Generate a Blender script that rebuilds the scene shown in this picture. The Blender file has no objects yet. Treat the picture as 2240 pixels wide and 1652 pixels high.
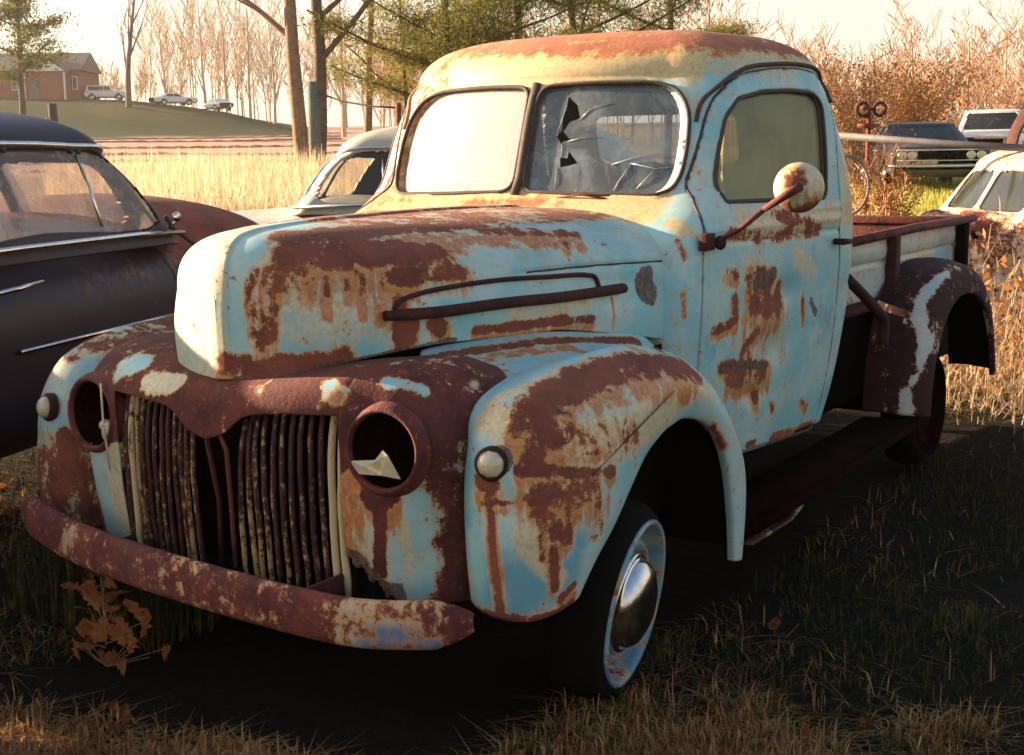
import bpy, bmesh, math, random
import numpy as np
from mathutils import Vector, Matrix, Euler, noise as mnoise
scene = bpy.context.scene
COL = scene.collection
R = math.radians
# ================= camera
CAM = np.array([3.02303, 2.37226, 1.43428])
FW = np.array([-.83425943, -.52769443, -.15984298]); RT = np.array([-.5327505, .84617338, -.01294304]); UP = np.array([-.14208484, -.07435858, .9870576])
FOC = 2999.34
cam_d = bpy.data.cameras.new('camera'); cam_o = bpy.data.objects.new('camera', cam_d); COL.objects.link(cam_o)
cam_d.sensor_fit = 'HORIZONTAL'; cam_d.sensor_width = 36; cam_d.lens = 36*FOC/2240
cam_d.clip_start = .05; cam_d.clip_end = 3000
cam_o.matrix_world = Matrix(((RT[0], UP[0], -FW[0], CAM[0]), (RT[1], UP[1], -FW[1], CAM[1]), (RT[2], UP[2], -FW[2], CAM[2]), (0, 0, 0, 1)))
scene.camera = cam_o
# ================= light
SUN_EL, SUN_AZ = R(13.5), math.atan2(-.985, .17)       # azimuth of the sun, angle from +x
w = bpy.data.worlds.new('World'); scene.world = w; w.use_nodes = True
nt = w.node_tree; nt.nodes.clear()
sky = nt.nodes.new('ShaderNodeTexSky'); sky.sky_type = 'NISHITA'; sky.sun_disc = False
sky.sun_elevation = SUN_EL; sky.sun_rotation = math.pi/2-SUN_AZ; sky.dust_density = 3.0; sky.air_density = 1.0; sky.ozone_density = .8
bg = nt.nodes.new('ShaderNodeBackground'); bg.inputs[1].default_value = .066
wo = nt.nodes.new('ShaderNodeOutputWorld')
tc = nt.nodes.new('ShaderNodeTexCoord'); sx = nt.nodes.new('ShaderNodeSeparateXYZ'); nt.links.new(tc.outputs['Generated'], sx.inputs[0])
mr = nt.nodes.new('ShaderNodeMapRange'); mr.interpolation_type = 'SMOOTHSTEP'; mr.inputs[1].default_value = .0; mr.inputs[2].default_value = .55; mr.inputs[3].default_value = .85; mr.inputs[4].default_value = 0.; nt.links.new(sx.outputs[2], mr.inputs[0])
mx = nt.nodes.new('ShaderNodeMix'); mx.data_type = 'RGBA'; mx.inputs[7].default_value = (4.1, 3.5, 2.75, 1); nt.links.new(mr.outputs[0], mx.inputs[0]); nt.links.new(sky.outputs[0], mx.inputs[6])   # pale evening haze low in the sky
nt.links.new(mx.outputs[2], bg.inputs[0]); nt.links.new(bg.outputs[0], wo.inputs[0])
sd = bpy.data.lights.new('sun', 'SUN'); sd.energy = 5.0; sd.angle = R(.6); sd.color = (1, .72, .47)
so = bpy.data.objects.new('sun', sd); COL.objects.link(so)
sv = Vector((math.cos(SUN_EL)*math.cos(SUN_AZ), math.cos(SUN_EL)*math.sin(SUN_AZ), math.sin(SUN_EL)))
so.rotation_euler = sv.to_track_quat('Z', 'Y').to_euler(); so.location = (0, -20, 10)
scene.view_settings.view_transform = 'Standard'; scene.view_settings.look = 'None'
scene.view_settings.exposure = 2.32; scene.view_settings.gamma = 1
scene.cycles.max_bounces = 7; scene.cycles.transparent_max_bounces = 16; scene.cycles.diffuse_bounces = 3
scene.cycles.volume_bounces = 0; scene.cycles.caustics_reflective = False; scene.cycles.caustics_refractive = False
rng = np.random.default_rng(7); random.seed(7)
def cr(P, n, closed=False):
    """smooth resample of a control polyline (k,d) to n points: centripetal-ish cubic through the points"""
    P = np.asarray(P, float); k = len(P)
    if k == 2:
        t = np.linspace(0, 1, n)[:, None]; return P[0]*(1-t)+P[1]*t
    T = np.zeros(k)
    for i in range(1, k): T[i] = T[i-1] + max(np.linalg.norm(P[i]-P[i-1]), 1e-5)**0.6
    h = np.diff(T); s = np.diff(P, axis=0)/h[:, None]
    m = np.zeros_like(P)
    m[1:-1] = (s[:-1]*h[1:, None]+s[1:]*h[:-1, None])/(h[1:]+h[:-1])[:, None]
    m[0] = 1.5*s[0]-.5*m[1]; m[-1] = 1.5*s[-1]-.5*m[-2]
    t = np.linspace(0, T[-1], n); j = np.clip(np.searchsorted(T, t, side='right')-1, 0, k-2)
    u = ((t-T[j])/h[j])[:, None]; hh = h[j][:, None]
    return ((2*u**3-3*u**2+1)*P[j]+(u**3-2*u**2+u)*hh*m[j]+(-2*u**3+3*u**2)*P[j+1]+(u**3-u**2)*hh*m[j+1])
def surf(ctrl, nu, nv):
    """control grid (stations, points, 3) -> dense grid (nu, nv, 3)"""
    rows = np.array([cr(r, nv) for r in ctrl])
    G = np.zeros((nu, nv, 3))
    # one common parameter along the stations keeps the grid tidy
    P = rows; k = len(P); T = np.zeros(k)
    for i in range(1, k): T[i] = T[i-1]+np.mean(np.linalg.norm(P[i]-P[i-1], axis=1))**0.7
    h = np.diff(T); s = np.diff(P, axis=0)/h[:, None, None]
    m = np.zeros_like(P)
    if k > 2:
        m[1:-1] = (s[:-1]*h[1:, None, None]+s[1:]*h[:-1, None, None])/(h[1:]+h[:-1])[:, None, None]
        m[0] = 1.5*s[0]-.5*m[1]; m[-1] = 1.5*s[-1]-.5*m[-2]
    else: m[:] = s[0]
    t = np.linspace(0, T[-1], nu); j = np.clip(np.searchsorted(T, t, side='right')-1, 0, k-2)
    for a in range(nu):
        i = j[a]; u = (t[a]-T[i])/h[i]; H = h[i]
        G[a] = (2*u**3-3*u**2+1)*P[i]+(u**3-2*u**2+u)*H*m[i]+(-2*u**3+3*u**2)*P[i+1]+(u**3-u**2)*H*m[i+1]
    return G
def itp(x, xs, ys): return np.interp(x, xs, ys)
def pch(x, tab):
    tab = np.asarray(tab, float); o = np.argsort(tab[:, 0]); tab = tab[o]
    X, Y = tab[:, 0], tab[:, 1]; h = np.diff(X); d = np.diff(Y)/h
    m = np.zeros(len(X))
    for i in range(1, len(X)-1):
        if d[i-1]*d[i] > 0:
            w1 = 2*h[i]+h[i-1]; w2 = h[i]+2*h[i-1]; m[i] = (w1+w2)/(w1/d[i-1]+w2/d[i])
    m[0] = d[0]; m[-1] = d[-1]
    x = np.clip(np.asarray(x, float), X[0], X[-1]); j = np.clip(np.searchsorted(X, x, side='right')-1, 0, len(X)-2)
    u = (x-X[j])/h[j]; H = h[j]
    return (2*u**3-3*u**2+1)*Y[j]+(u**3-2*u**2+u)*H*m[j]+(-2*u**3+3*u**2)*Y[j+1]+(u**3-u**2)*H*m[j+1]

# ---------- truck hood
HW = [(.606,0),(.603,.03),(.596,.07),(.58,.125),(.555,.18),(.52,.218),(.46,.25),(.3,.325),(.1,.40),(-.2,.492),(-.5,.57),(-.76,.628)]
HT = [(.606,1.10),(.603,1.15),(.59,1.20),(.573,1.228),(.54,1.248),(.458,1.262),(.136,1.275),(-.3,1.279),(-.76,1.272)]
HB = [(.606,.905),(.5,.935),(.13,.965),(-.15,.965),(-.32,.945),(-.58,.90),(-.76,.872)]
def hood_grid(nu=170, nv=110):
    G = np.zeros((nu, nv, 3))
    for a in range(nu):
        q = a/(nu-1); x = .606-1.336*(q**1.9*.55+.45*q**1.2) if 0 else .606-1.336*q**1.7
        w = float(pch(x, HW)); zt = float(pch(x, HT)); zb = float(pch(x, HB))
        x_r = x
        n = itp(x, [-.76, .2, .6], [2.9, 2.5, 2.3])
        zs = zb + (zt-zb)*itp(x, [-.76, .3, .5, .6], [.42, .45, .55, .6])     # below this the flank is plain
        ys, zz = [], []
        # arc length style sampling of top curve + flank
        th = np.linspace(0, np.pi/2, 80)
        yy = w*np.sin(th)**(2/n); z1 = zs+(zt-zs)*np.cos(th)**(2/n)
        fz = np.linspace(zs, zb, 30)[1:]
        tt = (zs-fz)/(max(zs-zb, 1e-4))
        fy = w+ .012*np.sin(tt*np.pi)*min(1, w/.2) + .010*tt*min(1, w/.2)
        Y = np.concatenate([yy, fy]); Z = np.concatenate([z1, fz])
        L = np.concatenate([[0], np.cumsum(np.hypot(np.diff(Y), np.diff(Z)))])
        s = np.linspace(0, L[-1], nv)
        yv = np.interp(s, L, Y); zv = np.interp(s, L, Z)
        # rear edge of the hood is bowed: centre reaches further back
        G[a, :, 0] = x; G[a, :, 1] = yv; G[a, :, 2] = zv
    # raised centre band
    band = np.clip((.034-G[..., 1])/.006, 0, 1); front = 1
    N = np.zeros_like(G); du = np.gradient(G, axis=0); dv = np.gradient(G, axis=1)
    N = np.cross(du, dv); N /= np.linalg.norm(N, axis=2, keepdims=True)+1e-9
    sgn = np.sign(N[..., 0:1]*1+N[..., 2:3]*1); N *= sgn
    G = G+N*(band*.006)[..., None]
    # side seam where the hood lid meets the fixed side panel
    zs = pch(G[..., 0], [(-.76,1.118),(-.3,1.128),(.0,1.125)])
    groove = np.exp(-((G[..., 2]-zs)/.0045)**2)*np.clip((-G[..., 0]-.02)/.12, 0, 1)*(G[..., 1] > .2)
    G = G-N*(groove*.009)[..., None]
    return G
# ---------- front shell (grille surround with headlamp nacelles), y from 0 outwards
SH = [
 (0.00, [(.46,.915),(.56,.912),(.615,.895),(.650,.860),(.665,.815),(.668,.765)]),
 (0.06, [(.46,.918),(.56,.915),(.615,.900),(.650,.870),(.666,.825),(.668,.785)]),
 (0.12, [(.45,.922),(.55,.920),(.610,.905),(.645,.880),(.660,.852),(.664,.828)]),
 (0.20, [(.42,.930),(.53,.930),(.600,.912),(.638,.888),(.655,.862),(.660,.842)]),
 (0.30, [(.40,.944),(.50,.942),(.580,.925),(.625,.897),(.645,.870),(.652,.846)]),
 (0.372,[(.38,.950),(.47,.950),(.555,.938),(.608,.908),(.637,.872),(.646,.846)]),
 (0.384,[(.376,.949),(.466,.949),(.550,.936),(.602,.906),(.631,.870),(.640,.844)]),
]
SO = [
 (0.372,[(.38,.950),(.47,.950),(.555,.938),(.608,.908),(.637,.872),(.646,.846),(.646,.74),(.640,.60),(.628,.50),(.612,.40)]),
 (0.43, [(.36,.953),(.46,.955),(.550,.942),(.605,.912),(.638,.872),(.652,.835),(.656,.74),(.650,.60),(.634,.50),(.614,.40)]),
 (0.50, [(.34,.952),(.44,.953),(.530,.938),(.592,.905),(.630,.862),(.648,.820),(.652,.74),(.642,.60),(.622,.50),(.602,.40)]),
 (0.55, [(.32,.938),(.42,.944),(.500,.926),(.560,.890),(.597,.847),(.614,.805),(.616,.74),(.604,.60),(.588,.50),(.572,.40)]),
 (0.590,[(.30,.925),(.39,.920),(.455,.898),(.508,.862),(.540,.823),(.555,.785),(.558,.73),(.550,.60),(.540,.50),(.528,.40)]),
 (0.618,[(.28,.900),(.35,.898),(.405,.873),(.445,.835),(.468,.797),(.478,.760),(.480,.71),(.476,.60),(.470,.50),(.465,.40)]),
 (0.624,[(.27,.880),(.32,.878),(.36,.853),(.39,.815),(.405,.780),(.41,.745),(.41,.70),(.41,.60),(.41,.50),(.41,.40)]),
]
SDX = [(0, 0), (.2, -.005), (.3, -.018), (.372, -.034), (.43, -.056), (.50, -.062), (.55, -.055), (.59, -.04), (.618, -.015), (.63, 0)]
def shell_grids():
    dx = lambda y: float(np.interp(y, [a for a, b in SDX], [b for a, b in SDX]))
    inner = np.array([[(x+dx(y), y, z) for x, z in r] for y, r in SH])
    outer = np.array([[(x+dx(y), y, z) for x, z in r] for y, r in SO])
    return surf(inner, 60, 40), surf(outer, 70, 130)
# ---------- front fender
LIP = [(.37,.870,.430),(.305,.878,.500),(.215,.88,.565),(.135,.88,.635),(.060,.882,.700),(-.025,.885,.740),(-.085,.885,.752),(-.165,.886,.757),(-.285,.886,.725),(-.385,.885,.662),(-.455,.880,.570),(-.508,.874,.430),(-.545,.866,.270)]
FC = [
 [(.40,.615,.41),(.465,.632,.41),(.502,.68,.400),(.512,.76,.392),(.492,.82,.395),(.445,.860,.41)],
 [(.41,.612,.55),(.482,.632,.55),(.528,.685,.550),(.538,.765,.55),(.510,.83,.545),(.440,.880,.53)],
 [(.41,.612,.70),(.482,.632,.70),(.528,.688,.700),(.534,.77,.70),(.492,.845,.685),(.390,.897,.66)],
 [(.40,.590,.82),(.455,.628,.80),(.498,.685,.808),(.503,.77,.810),(.445,.85,.785),(.325,.903,.745)],
 [(.37,.480,.925),(.395,.632,.872),(.430,.69,.885),(.432,.762,.893),(.370,.848,.862),(.235,.905,.805)],
 [(.25,.350,.952),(.270,.620,.905),(.290,.682,.920),(.285,.765,.938),(.240,.852,.898),(.120,.907,.835)],
 [(.10,.395,.964),(.110,.620,.918),(.120,.690,.934),(.105,.768,.955),(.080,.857,.912),(.010,.908,.848)],
 [(-.13,.480,.964),(-.110,.630,.920),(-.110,.700,.934),(-.115,.778,.948),(-.125,.862,.903),(-.145,.908,.842)],
 [(-.31,.535,.944),(-.290,.640,.905),(-.290,.712,.906),(-.292,.792,.900),(-.285,.867,.852),(-.270,.907,.795)],
 [(-.52,.590,.908),(-.470,.650,.866),(-.457,.722,.848),(-.440,.802,.822),(-.420,.868,.772),(-.385,.902,.718)],
 [(-.62,.620,.780),(-.590,.672,.752),(-.572,.742,.732),(-.552,.808,.710),(-.530,.862,.672),(-.490,.890,.625)],
 [(-.67,.635,.58),(-.660,.690,.575),(-.655,.750,.57),(-.645,.812,.560),(-.622,.858,.540),(-.575,.882,.505)],
 [(-.67,.650,.30),(-.665,.700,.290),(-.662,.760,.28),(-.652,.815,.270),(-.632,.850,.262),(-.595,.868,.262)],
]
def fender_grid(nu=220, nv=110):
    C = [r+[LIP[i], tuple(np.array(LIP[i])-[0, .022, .0])] for i, r in enumerate(FC)]
    return surf(np.array(C), nu, nv)
# ---------- cab: horizontal plan curves
def cab_plan(xf, xr, wf, wr, rf, rr, bow, n=(40, 26, 90, 22, 36)):
    """half plan curve from front centre round the side to rear centre"""
    nf, ncf, ns, ncr, nr = n
    pts = []
    # front: bowed
    yf = wf-rf
    for k in range(nf):
        t = k/nf; y = yf*t; pts.append((xf-bow*(t**2), y))
    x1 = xf-bow; 
    # front corner: quarter superellipse from (x1,yf) to (x1-rf,wf)
    for k in range(ncf):
        t = k/ncf*np.pi/2; pts.append((x1-rf*(1-np.cos(t))*.85-bow*.35*np.sin(t)*(1-np.sin(t)), yf+rf*np.sin(t)))
    xs = x1-rf*.85; xe = xr+rr
    for k in range(ns):
        t = k/ns; pts.append((xs+(xe-xs)*t, wf+(wr-wf)*(t*(1.35-.35*t))))
    for k in range(ncr):
        t = k/ncr*np.pi/2; pts.append((xe-rr*np.sin(t), wr-rr*(1-np.cos(t))))
    for k in range(nr+1):
        t = k/nr; pts.append((xr-.02*np.sin(t*np.pi/2), (wr-rr)*(1-t)))
    return np.array(pts)
CAB = dict(
 z =[.46, .60, .80, .95, 1.10, 1.16, 1.23, 1.29, 1.33, 1.40, 1.50, 1.58, 1.64, 1.68],
 xf=[-.58,-.58,-.58,-.585,-.60,-.61,-.66,-.735,-.775,-.802,-.835,-.865,-.893,-.915],
 xr=[-1.84,-1.86,-1.88,-1.89,-1.89,-1.89,-1.89,-1.885,-1.88,-1.875,-1.862,-1.85,-1.835,-1.82],
 wf=[.625,.65,.668,.678,.683,.683,.680,.672,.666,.660,.650,.639,.629,.618],
 wr=[.69,.722,.752,.768,.777,.777,.777,.775,.771,.763,.748,.734,.720,.707],
 rf=[.07,.07,.07,.07,.08,.09,.11,.13,.14,.145,.15,.155,.165,.18],
 rr=[.12]*6+[.13,.14,.15,.17,.20,.23,.25,.27],
 bow=[.02,.02,.02,.02,.03,.03,.04,.05,.055,.06,.062,.064,.066,.07])
def cab_grid(nz=150, nroof=70):
    z = np.array(CAB['z']); 
    zz = np.linspace(z[0], z[-1], nz); rows = []
    f = {k: pch(zz, np.stack([z, CAB[k]], 1)) for k in CAB if k != 'z'}
    for i in range(nz):
        p = cab_plan(*[f[k][i] for k in ('xf', 'xr', 'wf', 'wr', 'rf', 'rr', 'bow')])
        rows.append(np.column_stack([p, np.full(len(p), zz[i])]))
    base = rows[-1]; cen = np.array([-1.44, 0, 0]); H = .170; z0 = z[-1]
    for k in range(1, nroof+1):
        ph = k/nroof*np.pi/2
        sc = np.cos(ph)**.62; zz_ = z0+H*np.sin(ph)**1.0
        r = base.copy(); r[:, 0] = cen[0]+(base[:, 0]-cen[0])*sc; r[:, 1] = base[:, 1]*np.cos(ph)**.50; r[:, 2] = zz_
        rows.append(r)
    return np.array(rows)
def cab_x_front(y, z):
    """x of the cab's front surface at (y,z)"""
    f = {k: float(pch(z, np.stack([CAB['z'], CAB[k]], 1))) for k in CAB if k != 'z'}
    p = cab_plan(*[f[k] for k in ('xf', 'xr', 'wf', 'wr', 'rf', 'rr', 'bow')])[:66]
    return float(np.interp(abs(y), p[:, 1], p[:, 0]))
def cab_y_side(x, z):
    f = {k: float(pch(z, np.stack([CAB['z'], CAB[k]], 1))) for k in CAB if k != 'z'}
    p = cab_plan(*[f[k] for k in ('xf', 'xr', 'wf', 'wr', 'rf', 'rr', 'bow')])[44:182]
    return float(np.interp(-x, -p[:, 0], p[:, 1]))
WEAR = {
 'hood': [
  ('r', 0.043, 1.0, [(0.514, 0.169, 1.215), (0.443, 0.217, 1.207), (0.336, 0.267, 1.204), (0.239, 0.316, 1.194), (0.165, 0.347, 1.192)]),
  ('s', 0.055, 0.85, [(0.539, 0.184, 1.175), (0.47, 0.234, 1.168), (0.363, 0.286, 1.164), (0.27, 0.329, 1.154), (0.191, 0.362, 1.151)]),
  ('r', 0.04, 1.0, [(0.47, 0.131, 1.245), (0.263, 0.197, 1.252), (-0.028, 0.279, 1.254)]),
  ('s', 0.05, 0.85, [(0.523, 0.166, 1.212), (0.336, 0.251, 1.217), (0.077, 0.34, 1.22)]),
  ('r', 0.021, 0.75, [(0.021, 0.307, 1.243), (-0.14, 0.379, 1.232), (-0.341, 0.458, 1.215)]),
  ('s', 0.027, 0.85, [(0.068, 0.342, 1.221), (-0.088, 0.404, 1.212), (-0.306, 0.484, 1.191)]),
  ('g', 0.017, 0.9, [(0.567, 0.127, 1.189), (0.554, 0.145, 1.199)]),
  ('r', 0.037, 0.62, [(0.554, 0.174, 1.155), (0.535, 0.193, 1.167)]),
  ('r', 0.014, 1.0, [(0.582, 0.103, 1.165), (0.589, 0.096, 1.114), (0.589, 0.101, 1.06), (0.587, 0.115, 0.987)]),
  ('s', 0.019, 0.85, [(0.584, 0.105, 1.144), (0.589, 0.098, 1.095), (0.589, 0.103, 1.041), (0.587, 0.114, 0.967)]),
  ('r', 0.024, 0.7, [(0.576, 0.133, 1.124), (0.567, 0.147, 1.157)]),
  ('s', 0.031, 0.85, [(0.579, 0.127, 1.101), (0.571, 0.144, 1.144)]),
  ('s', 0.029, 0.675, [(0.505, 0.222, 1.154), (0.414, 0.269, 1.148), (0.3, 0.323, 1.128)]),
  ('s', 0.025, 0.75, [(0.37, 0.294, 1.115), (0.329, 0.324, 1.065)]),
  ('s', 0.021, 0.675, [(0.27, 0.331, 1.149), (0.157, 0.374, 1.15)]),
  ('s', 0.017, 0.6000000000000001, [(0.567, 0.155, 1.127), (0.551, 0.188, 1.102)]),
  ('s', 0.015, 0.6000000000000001, [(0.576, 0.146, 1.016), (0.579, 0.133, 1.058)]),
  ('r', 0.022, 0.9, [(0.584, 0.113, 1.094), (0.576, 0.139, 1.073), (0.579, 0.138, 1.013)]),
  ('s', 0.028, 0.85, [(0.584, 0.117, 1.063), (0.576, 0.143, 1.044), (0.582, 0.131, 0.992)]),
  ('s', 0.015, 1.0, [(0.561, 0.159, 1.162), (0.567, 0.158, 1.093)]),
  ('r', 0.008, 0.62, [(0.561, 0.159, 1.162), (0.567, 0.154, 1.131)]),
  ('s', 0.011, 1.0, [(0.505, 0.218, 1.166), (0.514, 0.224, 1.106)]),
  ('r', 0.006, 0.62, [(0.505, 0.218, 1.166), (0.51, 0.222, 1.143)]),
  ('s', 0.015, 1.0, [(0.476, 0.237, 1.154), (0.491, 0.249, 1.057)]),
  ('r', 0.008, 0.62, [(0.476, 0.237, 1.154), (0.481, 0.241, 1.108)]),
  ('s', 0.012, 1.0, [(0.432, 0.261, 1.143), (0.437, 0.268, 1.087)]),
  ('r', 0.006, 0.62, [(0.432, 0.261, 1.143), (0.432, 0.264, 1.12)]),
  ('s', 0.013, 1.0, [(0.389, 0.28, 1.149), (0.408, 0.29, 1.051)]),
  ('r', 0.007, 0.62, [(0.389, 0.28, 1.149), (0.395, 0.282, 1.105)]),
  ('s', 0.017, 1.0, [(0.343, 0.3, 1.15), (0.363, 0.313, 1.04)]),
  ('r', 0.009, 0.62, [(0.343, 0.3, 1.15), (0.35, 0.309, 1.085)]),
  ('s', 0.017, 1.0, [(0.322, 0.312, 1.139), (0.336, 0.327, 1.019)]),
  ('r', 0.009, 0.62, [(0.322, 0.312, 1.139), (0.329, 0.32, 1.079)]),
  ('s', 0.01, 1.0, [(0.454, 0.247, 1.156), (0.454, 0.253, 1.119)]),
  ('r', 0.005, 0.62, [(0.454, 0.247, 1.156), (0.454, 0.25, 1.142)]),
  ('s', 0.01, 1.0, [(0.263, 0.334, 1.15), (0.27, 0.337, 1.108)]),
  ('r', 0.005, 0.62, [(0.263, 0.334, 1.15), (0.27, 0.335, 1.134)]),
  ('s', 0.01, 1.0, [(0.215, 0.352, 1.153), (0.223, 0.355, 1.115)]),
  ('r', 0.006, 0.62, [(0.215, 0.352, 1.153), (0.223, 0.353, 1.136)]),
  ('s', 0.01, 1.0, [(0.174, 0.365, 1.159), (0.182, 0.371, 1.12)]),
  ('r', 0.006, 0.62, [(0.174, 0.365, 1.159), (0.174, 0.37, 1.143)]),
  ('r', 0.023, 1.0, [(0.307, 0.317, 1.142), (0.223, 0.352, 1.141), (0.131, 0.386, 1.142)]),
  ('s', 0.03, 0.85, [(0.315, 0.319, 1.111), (0.223, 0.355, 1.115), (0.131, 0.389, 1.114)]),
  ('r', 0.022, 1.0, [(0.315, 0.326, 1.076), (0.315, 0.334, 1.042), (0.315, 0.331, 0.966)]),
  ('s', 0.028, 0.85, [(0.322, 0.328, 1.061), (0.322, 0.333, 1.011), (0.315, 0.329, 0.957)]),
  ('r', 0.022, 1.0, [(0.215, 0.376, 1.016), (0.207, 0.378, 1.001)]),
  ('s', 0.029, 0.85, [(0.207, 0.377, 0.995), (0.199, 0.378, 0.98)]),
  ('r', 0.018, 0.9, [(0.285, 0.348, 1.015), (0.285, 0.346, 0.984)]),
  ('s', 0.024, 0.85, [(0.285, 0.347, 0.994), (0.278, 0.345, 0.965)]),
  ('r', 0.025, 1.05, [(0.61, 0.027, 0.942), (0.587, 0.112, 0.934), (0.564, 0.175, 0.945), (0.519, 0.231, 0.945), (0.454, 0.264, 0.95)]),
  ('s', 0.033, 0.85, [(0.61, 0.026, 0.91), (0.589, 0.103, 0.913), (0.564, 0.172, 0.918), (0.519, 0.229, 0.932), (0.454, 0.263, 0.941)]),
  ('r', 0.011, 1.0, [(0.104, 0.413, 0.987), (-0.008, 0.45, 0.989), (-0.151, 0.493, 0.99), (-0.306, 0.537, 0.981)]),
  ('s', 0.014, 0.85, [(0.104, 0.41, 0.971), (-0.008, 0.446, 0.971), (-0.151, 0.489, 0.971), (-0.306, 0.534, 0.961)]),
  ('d', 0.036, 1.0, [(-0.535, 0.578, 1.075), (-0.535, 0.584, 1.045)]),
  ('s', 0.008, 1.0, [(-0.388, 0.552, 1.049), (-0.388, 0.555, 0.949)]),
  ('r', 0.004, 0.62, [(-0.388, 0.552, 1.049), (-0.388, 0.559, 1.006)]),
  ('g', 0.066, 0.55, [(0.551, 0.197, 1.058), (0.454, 0.27, 1.029)]),
  ('g', 0.045, 0.5, [(0.389, 0.302, 1.021), (0.329, 0.318, 1.084)]),
  ('g', 0.035, 0.5, [(0.095, 0.355, 1.206), (0.27, 0.331, 1.149)]),
  ('g', 0.022, 0.6, [(-0.018, 0.456, 1.019), (-0.294, 0.534, 1.031)]),
  ('r', 0.007, 0.8, [(-0.703, 0.541, 1.197), (-0.73, 0.595, 1.152)]),
  ('s', 0.009, 0.85, [(-0.677, 0.556, 1.184), (-0.73, 0.6, 1.145)]),
  ('s', 0.01, 1.0, [(-0.69, 0.599, 1.133), (-0.677, 0.608, 1.094)]),
  ('r', 0.005, 0.62, [(-0.69, 0.599, 1.133), (-0.677, 0.604, 1.11)]),
  ('s', 0.044, 0.6000000000000001, [(0.567, 0.155, 1.127), (0.481, 0.24, 1.121), (0.329, 0.32, 1.079)]),
  ('s', 0.017, 1.0, [(-0.272, 0.465, 1.201), (-0.249, 0.487, 1.172)]),
  ('r', 0.009, 0.62, [(-0.272, 0.465, 1.201), (-0.26, 0.482, 1.183)]),
  ('s', 0.013, 1.0, [(-0.205, 0.409, 1.226), (-0.162, 0.444, 1.197)]),
  ('r', 0.007, 0.62, [(-0.205, 0.409, 1.226), (-0.183, 0.428, 1.213)]),
  ('d', 0.008, 0.8, [(0.601, 0.043, 0.906), (0.514, 0.232, 0.933), (0.336, 0.32, 0.955), (0.157, 0.391, 0.97)]),
 ],
 'fender': [
  ('r', 0.039, 1.0, [(0.463, 0.786, 0.856), (0.401, 0.803, 0.889), (0.22, 0.827, 0.921), (0.023, 0.847, 0.922), (-0.246, 0.862, 0.872)]),
  ('s', 0.05, 0.85, [(0.482, 0.795, 0.823), (0.428, 0.82, 0.855), (0.273, 0.849, 0.893), (0.091, 0.88, 0.891), (-0.143, 0.905, 0.852)]),
  ('r', 0.029, 0.95, [(0.448, 0.822, 0.832), (0.413, 0.858, 0.809)]),
  ('s', 0.037, 0.85, [(0.462, 0.827, 0.805), (0.422, 0.864, 0.782)]),
  ('r', 0.022, 0.9, [(0.478, 0.818, 0.796), (0.488, 0.823, 0.767)]),
  ('s', 0.029, 0.85, [(0.488, 0.818, 0.775), (0.494, 0.825, 0.744)]),
  ('r', 0.017, 1.0, [(0.257, 0.4, 0.94), (0.068, 0.473, 0.946), (-0.162, 0.546, 0.94), (-0.449, 0.605, 0.905), (-0.176, 0.798, 0.932)]),
  ('s', 0.021, 0.85, [(0.331, 0.451, 0.933), (0.119, 0.508, 0.932), (-0.107, 0.58, 0.928), (-0.051, 0.808, 0.944), (-0.104, 0.835, 0.926)]),
  ('r', 0.01, 0.7, [(0.278, 0.488, 0.919), (0.177, 0.543, 0.92)]),
  ('s', 0.013, 0.85, [(0.319, 0.517, 0.911), (0.216, 0.576, 0.912)]),
  ('r', 0.012, 1.0, [(0.514, 0.799, 0.744), (0.44, 0.87, 0.735), (0.271, 0.907, 0.706)]),
  ('s', 0.016, 0.85, [(0.516, 0.802, 0.728), (0.443, 0.871, 0.721), (0.271, 0.906, 0.69)]),
  ('r', 0.031, 0.72, [(0.493, 0.844, 0.686), (0.369, 0.901, 0.676)]),
  ('s', 0.04, 0.85, [(0.495, 0.846, 0.654), (0.364, 0.901, 0.641)]),
  ('r', 0.022, 0.78, [(0.495, 0.846, 0.654), (0.455, 0.875, 0.595)]),
  ('s', 0.029, 0.85, [(0.498, 0.845, 0.63), (0.459, 0.873, 0.57)]),
  ('r', 0.01, 1.0, [(0.477, 0.862, 0.608), (0.465, 0.862, 0.473)]),
  ('s', 0.017, 0.8, [(0.477, 0.862, 0.608), (0.465, 0.862, 0.473)]),
  ('r', 0.006, 0.95, [(0.506, 0.833, 0.673), (0.33, 0.903, 0.64)]),
  ('s', 0.008, 0.85, [(0.51, 0.83, 0.658), (0.331, 0.902, 0.624)]),
  ('r', 0.005, 0.95, [(0.338, 0.904, 0.702), (0.311, 0.897, 0.565)]),
  ('s', 0.009, 0.8, [(0.338, 0.904, 0.702), (0.311, 0.897, 0.565)]),
  ('r', 0.005, 0.9, [(0.46, 0.873, 0.596), (0.324, 0.897, 0.563)]),
  ('s', 0.007, 0.85, [(0.463, 0.871, 0.588), (0.321, 0.896, 0.554)]),
  ('r', 0.006, 0.9, [(0.439, 0.881, 0.659), (0.435, 0.884, 0.572)]),
  ('s', 0.01, 0.8, [(0.439, 0.881, 0.659), (0.435, 0.884, 0.572)]),
  ('r', 0.006, 0.9, [(0.501, 0.84, 0.663), (0.496, 0.845, 0.544)]),
  ('s', 0.01, 0.8, [(0.501, 0.84, 0.663), (0.496, 0.845, 0.544)]),
  ('r', 0.022, 1.0, [(0.533, 0.716, 0.717), (0.536, 0.739, 0.71)]),
  ('s', 0.029, 0.85, [(0.538, 0.718, 0.685), (0.539, 0.741, 0.685)]),
  ('r', 0.009, 1.0, [(0.538, 0.731, 0.693), (0.542, 0.743, 0.624), (0.536, 0.747, 0.516), (0.517, 0.747, 0.412)]),
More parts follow.
